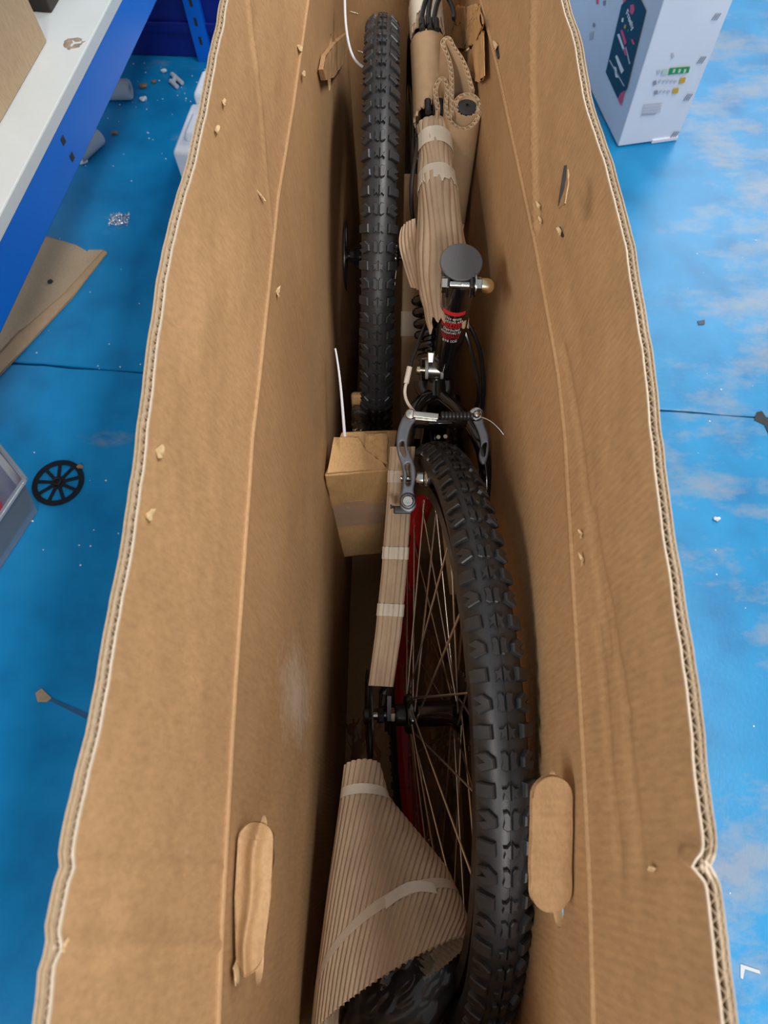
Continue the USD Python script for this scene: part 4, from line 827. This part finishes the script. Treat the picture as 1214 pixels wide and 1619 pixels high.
R1 = [(655, 720), (645, 620), (655, 530), (685, 500), (710, 540), (708, 640), (716, 730), (755, 795), (830, 822), (895, 780), (918, 690)]
R2 = [(748, 740), (745, 600), (738, 430), (700, 310), (690, 265), (720, 240), (745, 275), (800, 360), (850, 480), (878, 580)]
th = np.linspace(-.2, 2 * np.pi - .3, 16); R3 = [(845 + 74 * math.cos(a) * 1.0, 668 + 66 * math.sin(a)) for a in th]
for pts, L in ((R1, .20), (R2, .15), (R3, .12)):
    a, b, wv = flute_roll(pts, L); r = part('rolled_sheet', cat(a, b), 'wrap_smooth', roll, smooth=40); part('fluting', wv, 'roll_edge', r, smooth=False)
part('tape_band', (lambda p: strip(p + dn_ * .105, nrm(np.cross(nrm(np.gradient(p, axis=0)), dn_)) * 1.0, np.tile(dn_, (len(p), 1)), .014, .0006))(spline(rp([(700, 700), (716, 740), (755, 808), (830, 838), (902, 790), (928, 690)]), 60)), 'masking_tape_wrap', roll, 'clear pale tape')
bar = thing('bar_end', 'black tube end with a small hole inside the rolled cardboard', 'handlebar', rp([(850, 665)])[0] + dn_ * .2)
bc = rp([(846, 668)])[0] + dn_ * .001
part('bar_tube', lathe([(0, .0022), (0, .0105), (.001, .0125), (.22, .0120), (.22, 0)], bc, nrm(dn_ * .6 - pn * .4), 32), 'rubber', bar); part('end_hole', lathe([(.004, 0), (.004, .0026), (-.0006, .0026), (-.0006, .0016)], bc, nrm(dn_ * .6 - pn * .4), 16), 'dark_inside', bar)
# ---- zip ties
single('cable_tie', tube(spline(np.array([at(545, -20, .99), at(546, 30, .98), at(552, 72, .97), at(566, 100, .96), at(584, 110, .955), at(596, 111, .96)]), 60), .0019, 8), 'nylon_white', 'white nylon cable tie curving down to the top of the front tyre', 'cable tie')
single('cable_tie', tube(spline(np.array([at(530, 551, .90), at(536, 590, .90), at(541, 640, .90), at(545, 690, .905)]), 40), np.linspace(.0013, .0022, 40), 8), 'nylon_white', 'white nylon cable tie standing up behind the small taped box', 'cable tie')
pk = thing('paper_packet', 'small tan packet in a clear bag squeezed between carton wall and front tyre', 'packet', at(570, 660, 1.1))
part('packet_body', obox(at(572, 650, 1.06), RT, nrm([0, .3, 1]), nrm([0, -1, .3]), .030, .07, .012, .004), 'kraft_box', pk); part('packet_film', crumple(obox(at(571, 664, 1.05), RT, nrm([0, .3, 1]), nrm([0, -1, .3]), .030, .045, .020, .005).subdivide_to_size(.006), .004, 80, 2), 'clear_film', pk)

# ================================================================== OUTSIDE THE CARTON
# ---- shelving on the left
YS = math.radians(7.1); SF = np.array([math.sin(YS), math.cos(YS), 0]); SR = np.array([math.cos(YS), -math.sin(YS), 0]); ZS = .505
A0 = onz(120, 145, ZS)                                     # a point on the beam's top front edge
def sh(a, b, z): return A0 * [1, 1, 0] + SF * a + SR * b + EZ * z
rack = thing('shelving_rack', 'blue steel shelving with a white board top at the left', 'shelving', sh(0, 0, 0))
def rack_box(a0, a1, b0, b1, z0, z1, r=.001): return obox(sh((a0 + a1) / 2, (b0 + b1) / 2, (z0 + z1) / 2), SF, SR, np.cross(SF, SR), a1 - a0, b1 - b0, z1 - z0, r)
beam = rack_box(-1.7, .98, -.022, 0, ZS - .078, ZS, .003)
part('beam', beam, 'shelf_blue', rack)
part('beam_ledge', rack_box(-1.7, .98, -.05, -.022, ZS - .078, ZS - .004), 'shelf_blue', rack)
part('beam', rack_box(-1.7, .98, -.50, -.478, ZS - .078, ZS, .003), 'shelf_blue', rack)
bd = part('shelf_board', rack_box(-1.7, .98, -.50, -.001, ZS + .0003, ZS + .022, .0015), 'shelf_white', rack, 'white laminated board')
part('board_edge', rack_box(-1.7, .98, -.0008, .0012, ZS + .0006, ZS + .0215, .0006), 'board_edge', bd)
hb = onz(117, 68, ZS + .022); part('chipped_patch', crumple(lathe([(0, 0), (.0006, .010), (.0008, .014), (-.001, .019)], hb, EZ, 24), .003, 120, 2), 'hole_wood', bd, 'chipped bare spot')
for (u, v) in ((100, 222), (114, 248)):
    q = onplane(u, v, sh(0, 0.0004, 0), SR); part('beam_slot', obox(q, SF, np.cross(SR, SF) if False else EZ, SR, .012, .012, .0012, .0005), 'dark_inside', rack)
for a in (-1.68, .95):
    for b in (-.49, -.012): part('upright', rack_box(a - .02, a + .02, b - .012, b + .012, .001, ZS + .02), 'shelf_blue', rack)
bx0 = onz(75, 66, ZS + .022); bxw = thing('cardboard_box', 'brown cardboard box standing on the white shelf at the top left', 'cardboard box', bx0)
c0 = bx0 * [1, 1, 0]
f1 = nrm(onz(0, 198, ZS + .022) - bx0) * [1, 1, 0]; f2 = nrm(np.array([-f1[1], f1[0], 0])); f2 = f2 if f2[0] < 0 else -f2
def bxp(a, b, z0, z1, sa, sb, r=.002): return obox(c0 + f1 * (a + sa / 2) + f2 * (b + sb / 2) + EZ * (z0 + z1) / 2, f1, f2, np.cross(f1, f2), sa, sb, z1 - z0, r)
part('box_body', bxp(0, 0, ZS + .023, ZS + .42, .60, .30), 'kraft_grey', bxw); part('box_seam', bxp(.28, -.0006, ZS + .023, ZS + .42, .05, .0012, .0004), 'brown_tape', bxw)
single('dark_tray', bxp(-.20, .02, ZS + .023, ZS + .06, .12, .30), 'dark_brown', 'dark brown slab lying on the white shelf beyond the box', 'tray')
# ---- slotted upright and blue panel beyond
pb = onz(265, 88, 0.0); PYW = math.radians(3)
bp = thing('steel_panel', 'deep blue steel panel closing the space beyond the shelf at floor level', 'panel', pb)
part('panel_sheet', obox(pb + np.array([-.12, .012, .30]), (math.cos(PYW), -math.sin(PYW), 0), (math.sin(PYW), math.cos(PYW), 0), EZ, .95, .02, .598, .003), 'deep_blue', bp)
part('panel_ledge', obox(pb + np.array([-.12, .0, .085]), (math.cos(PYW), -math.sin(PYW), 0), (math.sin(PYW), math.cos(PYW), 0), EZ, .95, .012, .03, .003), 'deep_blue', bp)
ug = onz(337, 98, 0); up_ = thing('rack_upright', 'blue slotted steel upright in front of the deep blue panel', 'shelving', ug)
def angle_post(o, w, d, h, th=.002):
    a = obox(o + np.array([-w / 2, 0, h / 2]), EX, EY, EZ, w, th, h); b = obox(o + np.array([0, d / 2, h / 2]), EX, EY, EZ, th, d, h); return a, b
a, b = angle_post(ug + np.array([0, 0, .0005]), .042, .035, 1.1); fa = part('front_flange', a, 'shelf_blue', up_); part('side_flange', b, 'shelf_blue', up_)
a2, _ = angle_post(ug + np.array([.045, .02, .0005]), .038, .03, 1.1); part('rear_flange', a2, 'shelf_blue', up_)
for z in np.arange(.06, 1.05, .05): part('slot', obox(ug + np.array([-.021, -.0012, z]), EX, EY, EZ, .008, .001, .022, .0003), 'dark_inside', fa)
for z in np.arange(.08, 1.05, .05): part('slot', obox(ug + np.array([.028, .0188, z]), EX, EY, EZ, .007, .001, .018, .0003), 'dark_inside', up_)
# ---- floor litter
cz = onz(60, 460, 0)
def floor_poly(pix, z): return Polygon([tuple(onz(u, v, z)[:2]) for u, v in pix])
cb_ = thing('cardboard_scrap', 'torn flat piece of brown cardboard lying under the blue beam', 'cardboard', cz)
pl = floor_poly([(-60, 620), (28, 522), (38, 516), (100, 462), (163, 393), (140, 393), (137, 396), (118, 385), (78, 372), (20, 372), (-60, 470)], .012)
part('scrap_sheet', crumple(extrude(pl, .005, (0, 0, .004), EX, EY).subdivide_to_size(.03), .003, 12, 3), 'kraft_grey', cb_)
foldp = floor_poly([(30, 520), (163, 393), (168, 396), (110, 470), (40, 545), (-60, 650), (-60, 622)], .010); part('folded_edge', crumple(extrude(foldp, .004, (0, 0, .0015), EX, EY).subdivide_to_size(.03), .0012, 14, 5), 'wrap_smooth', cb_)
q = onz(80, 446, .0095); part('hole', lathe([(0.0035, 0), (.0035, .006), (.0020, .0065)], q, EZ, 16), 'dark_inside', cb_)
dc = onz(92, 763, .003)
gd = thing('axle_guard_disc', 'black spoked plastic disc lying on the blue floor', 'plastic disc', dc); dr, dh = disc(dc, EZ, .0525, 9, .0025, up=np.array([1.0, .3, 0])); gr = part('spoked_ring', dr, 'plastic_black', gd); part('disc_hub', dh, 'plastic_black', gd)
# clear tub at the left edge
tub = thing('plastic_tub', 'clear plastic storage tub at the left edge of the floor', 'storage tub', onz(-30, 770, 0))
tA, tB = onz(0, 708, .16), onz(41, 757, .14)
t0 = onz(39, 757, .13); td1 = nrm(onz(0, 708, .13) - t0); td2 = nrm(onz(2, 812, .13) - t0)
def tubp(a, b, z, k=1.0): return t0 * [1, 1, 0] + td1 * a + td2 * b + EZ * z
def tub_mesh():
    o = []
    for (z, ins) in ((.002, .035), (.120, .006), (.124, 0), (.130, 0)):
        o.append([tubp(ins, ins, z), tubp(.38 - ins, ins, z), tubp(.38 - ins, .30 - ins, z), tubp(ins, .30 - ins, z)])
    P = np.array(o); v = P.reshape(-1, 3); f = grid_faces(4, 4, True); f = np.vstack([f, [[0, 1, 2], [0, 2, 3]]])
    inner = v.copy(); cen = v.mean(0); inner[:, :2] += (cen - v)[:, :2] * .012; inner[:4, 2] += .003
    return trimesh.Trimesh(np.vstack([v, inner]), np.vstack([f, f[:, ::-1] + 16]), process=False)
part('tub_body', tub_mesh(), 'tub_plastic', tub, smooth=20)
part('tub_rim', cat(*[tube(np.array([tubp(*p, .128), tubp(*r, .128)]), .005, 8) for p, r in (((0, 0), (.38, 0)), ((0, 0), (0, .30)), ((.38, 0), (.38, .30)), ((0, .30), (.38, .30)))]), 'tub_plastic', tub)
single('red_parcel', obox(tubp(.16, .13, .055), td1, td2, EZ, .12, .10, .09, .01), 'print_pink', 'dull red object inside the clear tub', 'parcel')
# polystyrene block beside the carton
st0 = onz(292, 296, .0)
foam = thing('polystyrene_block', 'white moulded polystyrene packing block standing beside the carton', 'packaging', st0)
def foam_slab(pix, zt, z0, dx):
    P = [onz(u, v, zt) for u, v in pix]; return P
fa_, fb_ = onz(271, 240, .24), onz(334, 78, .24)
fd = nrm(fb_ - fa_); fnx = np.array([fd[1], -fd[0], 0]); L_ = np.linalg.norm(fb_ - fa_)
def fbx(a0, a1, b0, b1, z0, z1, r=.008): return obox(fa_ * [1, 1, 0] + fd * (a0 + a1) / 2 + fnx * (b0 + b1) / 2 + EZ * (z0 + z1) / 2, fd, fnx, np.cross(fd, fnx), a1 - a0, b1 - b0, z1 - z0, r)
part('foam_body', cat(fbx(0, L_ * .46, 0, .18, .001, .24), fbx(L_ * .45, L_ * .70, .010, .18, .001, .262), fbx(L_ * .69, L_ * 1.2, .003, .18, .001, .235)), 'foam_white', foam)
part('foam_boss', cat(fbx(L_ * .10, L_ * .32, .02, .10, .23, .258, .010), fbx(L_ * .44, L_ * .62, .04, .12, .24, .27, .010)), 'foam_white', foam)
part('foam_rib', fbx(.01, L_ * .40, -.004, .02, .05, .09, .004), 'foam_white', foam)
# foam tubes
def roll_of_foam(u0, v0, u1, v1, r):
    a, b = onz(u0, v0, r), onz(u1, v1, r); ax = nrm(b - a); L = np.linalg.norm(b - a); return lathe([(0, r * .45), (0, r * .9), (.004, r), (L - .004, r), (L, r * .9), (L, r * .45), (L - .01, r * .4), (.01, r * .4)], a, ax, 32, closed=True)
ft = single('foam_tube', roll_of_foam(150, 142, 206, 141, .026), 'foam_grey', 'pale grey foam tube poking out from under the blue beam', 'foam tube')
single('foam_tube', roll_of_foam(120, 245, 155, 214, .024), 'foam_grey', 'pale foam tube end half hidden by the beam, nearer the camera', 'foam tube')
def crumb(u, v, s, seed, mt, label, name='foam_crumb', catg='foam scrap', group=None):
    p = onz(u, v, 0); m = trimesh.creation.icosphere(2); m.vertices *= [s, s * .8, s * .55]; m = crumple(m, s * .6, 1.3 / s, seed); m.apply_translation(p - [0, 0, m.bounds[0][2] - .0003]); single(name, m, mt, label, catg, group, smooth=False)
crumb(134, 258, .012, 1, 'crumb_white', 'white foam lump beside the lower end of the blue beam')
crumb(182, 213, .008, 2, 'crumb_brown', 'brown crumb on the floor below the foam tubes', 'brown_crumb', 'debris')
crumb(228, 139, .011, 3, 'crumb_brown', 'brown crumb right of the grey foam tube', 'brown_crumb', 'debris')
crumb(244, 131, .008, 4, 'crumb_brown', 'smaller brown crumb beyond the foam tube, towards the blue panel', 'brown_crumb', 'debris')
crumb(228, 159, .010, 5, 'crumb_white', 'white crumb just below the brown crumb at the foam tube')
crumb(260, 115, .008, 6, 'crumb_white', 'white crumb nearest the deep blue panel')
crumb(83, 412, .008, 8, 'crumb_brown', 'brown chip beside the cardboard scrap', 'brown_crumb', 'debris')
crumb(128, 740, .006, 9, 'crumb_brown', 'small grey-brown chip beside the black spoked disc', 'brown_crumb', 'debris')
crumb(1132, 822, .006, 10, 'crumb_white', 'white fleck on the blue floor right of the carton')
sw = []
for (u0, v0, u1, v1) in ((272, 117, 288, 131), (270, 128, 280, 137), (274, 131, 277, 120)):
    a, b = onz(u0, v0, .008), onz(u1, v1, .008); sw.append(tube(np.array([a, b]), .006, 8))
single('foam_strip', cat(sw), 'foam_grey', 'tangle of pale foam strips on the floor before the blue panel', 'foam scrap')
fs = [film_sheet(onz(189, 348, .004), EX, EY, .024, .020, .014, s, 22) for s in (3, 5)]
single('film_scrap', cat(fs), 'clear_film', 'crumpled scrap of clear film on the floor left of the carton', 'plastic film', smooth=True)
bits = []
for i in range(130):
    u, v = (random.uniform(120, 330), random.gauss(150, 50)) if i < 80 else (random.uniform(20, 240), random.uniform(250, 900))
    if i >= 112: u, v = random.uniform(1080, 1214), random.uniform(300, 1500)
    p = onz(u, v, .0008); m = trimesh.creation.icosphere(1); s = random.uniform(.0008, .0022); m.vertices *= [s, s, s * .6]; m.apply_translation(p); bits.append(m)
single('floor_crumbs', cat(bits), 'crumb_white', 'scattered tiny white foam flecks over the blue floor', 'debris', kind='stuff', smooth=False)
wp = onz(72, 1102, 0)
def chip(pix, name, label, mt, h=.0012, z=.0006, catg='paint chip'):
    pl = floor_poly(pix, z); single(name, extrude(pl, h, (0, 0, z), EX, EY), mt, label, catg)
chip([(56, 1096), (66, 1088), (82, 1104), (74, 1110), (60, 1110)], 'tan_chip', 'small tan chip at the end of a scratch on the floor', 'flute_paper')
chip([(74, 1106), (84, 1104), (140, 1128), (136, 1137)], 'tape_strip', 'strip of clear tape stuck to the floor beside the tan chip', 'clear_film', .0004, .0006, 'tape')
chip([(1170, 1524), (1200, 1534), (1202, 1540), (1177, 1532), (1174, 1548), (1170, 1546)], 'paper_hook', 'grey bent paper sliver on the floor at the lower right', 'foam_grey')
chip([(1196, 652), (1204, 650), (1216, 668), (1216, 690), (1208, 672), (1192, 664)], 'dark_flap', 'dark lifted floor flake at the right edge by the seam', 'dark_inside')
chip([(1102, 508), (1114, 506), (1114, 513), (1104, 514)], 'floor_fleck', 'dark fleck on the worn floor beyond the seam at right', 'print_navy')
# ---- white product box on the right
B0 = onz(976, 234, 0); B1 = onz(1071, 221, 0); pe = nrm(B1 - B0); pw = np.linalg.norm(B1 - B0); pd_ = np.array([-pe[1], pe[0], 0])
pbx = thing('product_carton', 'white printed product carton standing on the floor at the right', 'cardboard box', B0)
PH = .56
def pbox(a0, a1, b0, b1, z0, z1, r=.003): return obox(B0 + pe * (a0 + a1) / 2 + pd_ * (b0 + b1) / 2 + EZ * (z0 + z1) / 2, pe, pd_, EZ, a1 - a0, b1 - b0, z1 - z0, r)
part('carton_body', crumple(pbox(0, pw, 0, .62, .004, PH).subdivide_to_size(.04), .0015, 8, 2), 'carton_white', pbx)
part('bottom_flap', pbox(pw * .55, pw * .98, -.004, .01, .001, .012, .002), 'carton_white', pbx)
# printing: front face coordinates found from the photograph, on the plane of the face
def ff(u, v): p = onplane(u, v, B0, pd_); return ((p - B0) @ pe, p[2])
def lf(u, v): p = onplane(u, v, B0, pe); return ((p - B0) @ pd_, p[2])
def zoomed(x, y): return 900 + x / 3.866, y / 3.866
def front(pix, mt, name, h=.0006):
    pl = Polygon([ff(*zoomed(*q)) for q in pix]).buffer(0); part(name, extrude(pl, h, B0 - pd_ * (.0022 + h), pe, EZ), mt, pbx, smooth=False)
def left(pix, mt, name, h=.0006, lift=.0022):
    pl = Polygon([lf(*zoomed(*q)) for q in pix]).buffer(0); part(name, extrude(pl, h, B0 - pe * (lift + h), pd_, EZ, ez=None), mt, pbx, smooth=False)
left([(325, 30), (415, -60), (475, 65), (355, 545), (300, 600), (228, 440)], 'print_navy', 'label_panel')
left([(335, 20), (340, -50), (362, -50), (352, 5)], 'print_pink', 'label_corner', lift=.0026); left([(345, 552), (335, 580), (322, 645), (302, 605), (318, 570)], 'print_pink', 'label_corner', lift=.0026)
def left_text(txt, x0, y0, x1, y1, mt, thick_=.0004):
    """lettering on the label reading from (x0,y0) to (x1,y1), letters' tops towards the label's far side"""
    a, b = np.array(lf(*zoomed(x0, y0))), np.array(lf(*zoomed(x1, y1))); d = b - a; L = np.linalg.norm(d); t = meshkit.text_mesh(txt, 1.0, .01, True); t.apply_scale((L / t.bounds[1][0], L / t.bounds[1][0] * .9, 1)); d /= L
    nrm2 = np.array([d[1], -d[0]]); v = np.array(t.vertices); q = a + v[:, :1] * d + v[:, 1:2] * nrm2
    V = B0 - pe * .0030 + pd_ * q[:, :1] + EZ * q[:, 1:2] - pe * (v[:, 2:] / .01 * thick_); m = trimesh.Trimesh(V, t.faces, process=False); m = m if m.volume > 0 else (m.invert() or m); part('printed_text', m, mt, pbx, smooth=False)
left_text('Freely', 352, 80, 392, 190, 'white_print')
left([(380, 30), (400, 25), (405, 60), (392, 90), (378, 75)], 'print_pink', 'logo_mark', lift=.0028)
for pix, mt in (([(320, 185), (332, 180), (358, 260), (345, 275)], 'print_pink'), ([(300, 210), (312, 205), (345, 300), (335, 305)], 'white_print'), ([(335, 300), (350, 290), (362, 330), (350, 340)], 'print_pink'), ([(288, 345), (298, 335), (340, 430), (325, 450)], 'white_print'),
                ([(280, 405), (292, 410), (305, 475), (290, 470)], 'white_print'), ([(330, 110), (338, 108), (336, 135), (326, 132)], 'white_print'), ([(345, 150), (355, 150), (350, 175), (340, 170)], 'print_yellow'), ([(385, 240), (395, 238), (408, 270), (395, 272)], 'print_pink'), ([(365, 180), (372, 178), (368, 195), (360, 192)], 'print_green')):
    left(pix, mt, 'label_print', lift=.0030)
left([(250, 370), (255, 365), (345, 525), (338, 525)], 'print_pale', 'label_print', lift=.0030); left([(350, 290), (355, 285), (380, 390), (372, 390)], 'print_pale', 'label_print', lift=.0030)
left([(150, 140), (160, 140), (158, 165), (148, 165)], 'print_grey', 'side_icon'); left([(168, 0), (182, -8), (182, 20), (172, 28)], 'print_pink', 'side_icon'); left([(212, 5), (226, 0), (222, 32), (212, 35)], 'print_grey', 'side_icon'); left([(130, 205), (150, 190), (146, 235), (128, 245)], 'print_pale', 'side_icon')
# front face marks
front([(612, 412), (735, 402), (725, 440), (602, 452)], 'print_green', 'green_bar'); front([(570, 418), (608, 414), (598, 450), (560, 455)], 'print_pale_green', 'pale_bar'); front([(534, 425), (556, 420), (556, 442), (536, 446)], 'print_pale', 'print_icon')
for k_ in range(3): front([(632 + 33 * k_, 418), (646 + 33 * k_, 416), (640 + 33 * k_, 438), (626 + 33 * k_, 440)], 'print_pale_green', 'bar_symbol', .0010)
for (y0, xs) in ((490, [(545, 560), (570, 585), (592, 610), (618, 632), (640, 656)]), (553, [(550, 566), (575, 588), (597, 615)])):
    for a_, b_ in xs: front([(a_, y0 - 5), (b_, y0 - 8), (b_ - 3, y0 + 8), (a_ - 3, y0 + 10)], 'print_pale', 'print_icon')
front([(678, 472), (710, 468), (700, 502), (668, 506)], 'print_yellow', 'yellow_square'); front([(634, 536), (667, 532), (660, 565), (627, 568)], 'print_yellow', 'yellow_square')
front([(510, 492), (530, 486), (530, 512), (512, 516)], 'print_grey', 'round_icon'); front([(516, 552), (538, 546), (538, 570), (518, 574)], 'print_grey', 'round_icon')
for k_ in range(4): front([(452 - 3 * k_, 632 + 17 * k_), (566 - 3 * k_, 622 + 17 * k_), (564 - 3 * k_, 629 + 17 * k_), (450 - 3 * k_, 639 + 17 * k_)], 'print_pale', 'text_line')
front([(438, 696), (525, 690), (524, 694), (437, 700)], 'print_grey', 'text_line'); front([(620, 320), (632, 316), (640, 345), (626, 350)], 'print_pale', 'text_line')
for (x, y) in ((895, 95), (805, 360), (722, 588), (640, 818)):
    for d in (-13, 0, 13): front([(x - 16 + d, y + 22), (x - 11 + d, y + 24), (x + 18 + d, y - 18), (x + 13 + d, y - 20)], 'print_grey', 'corner_mark')
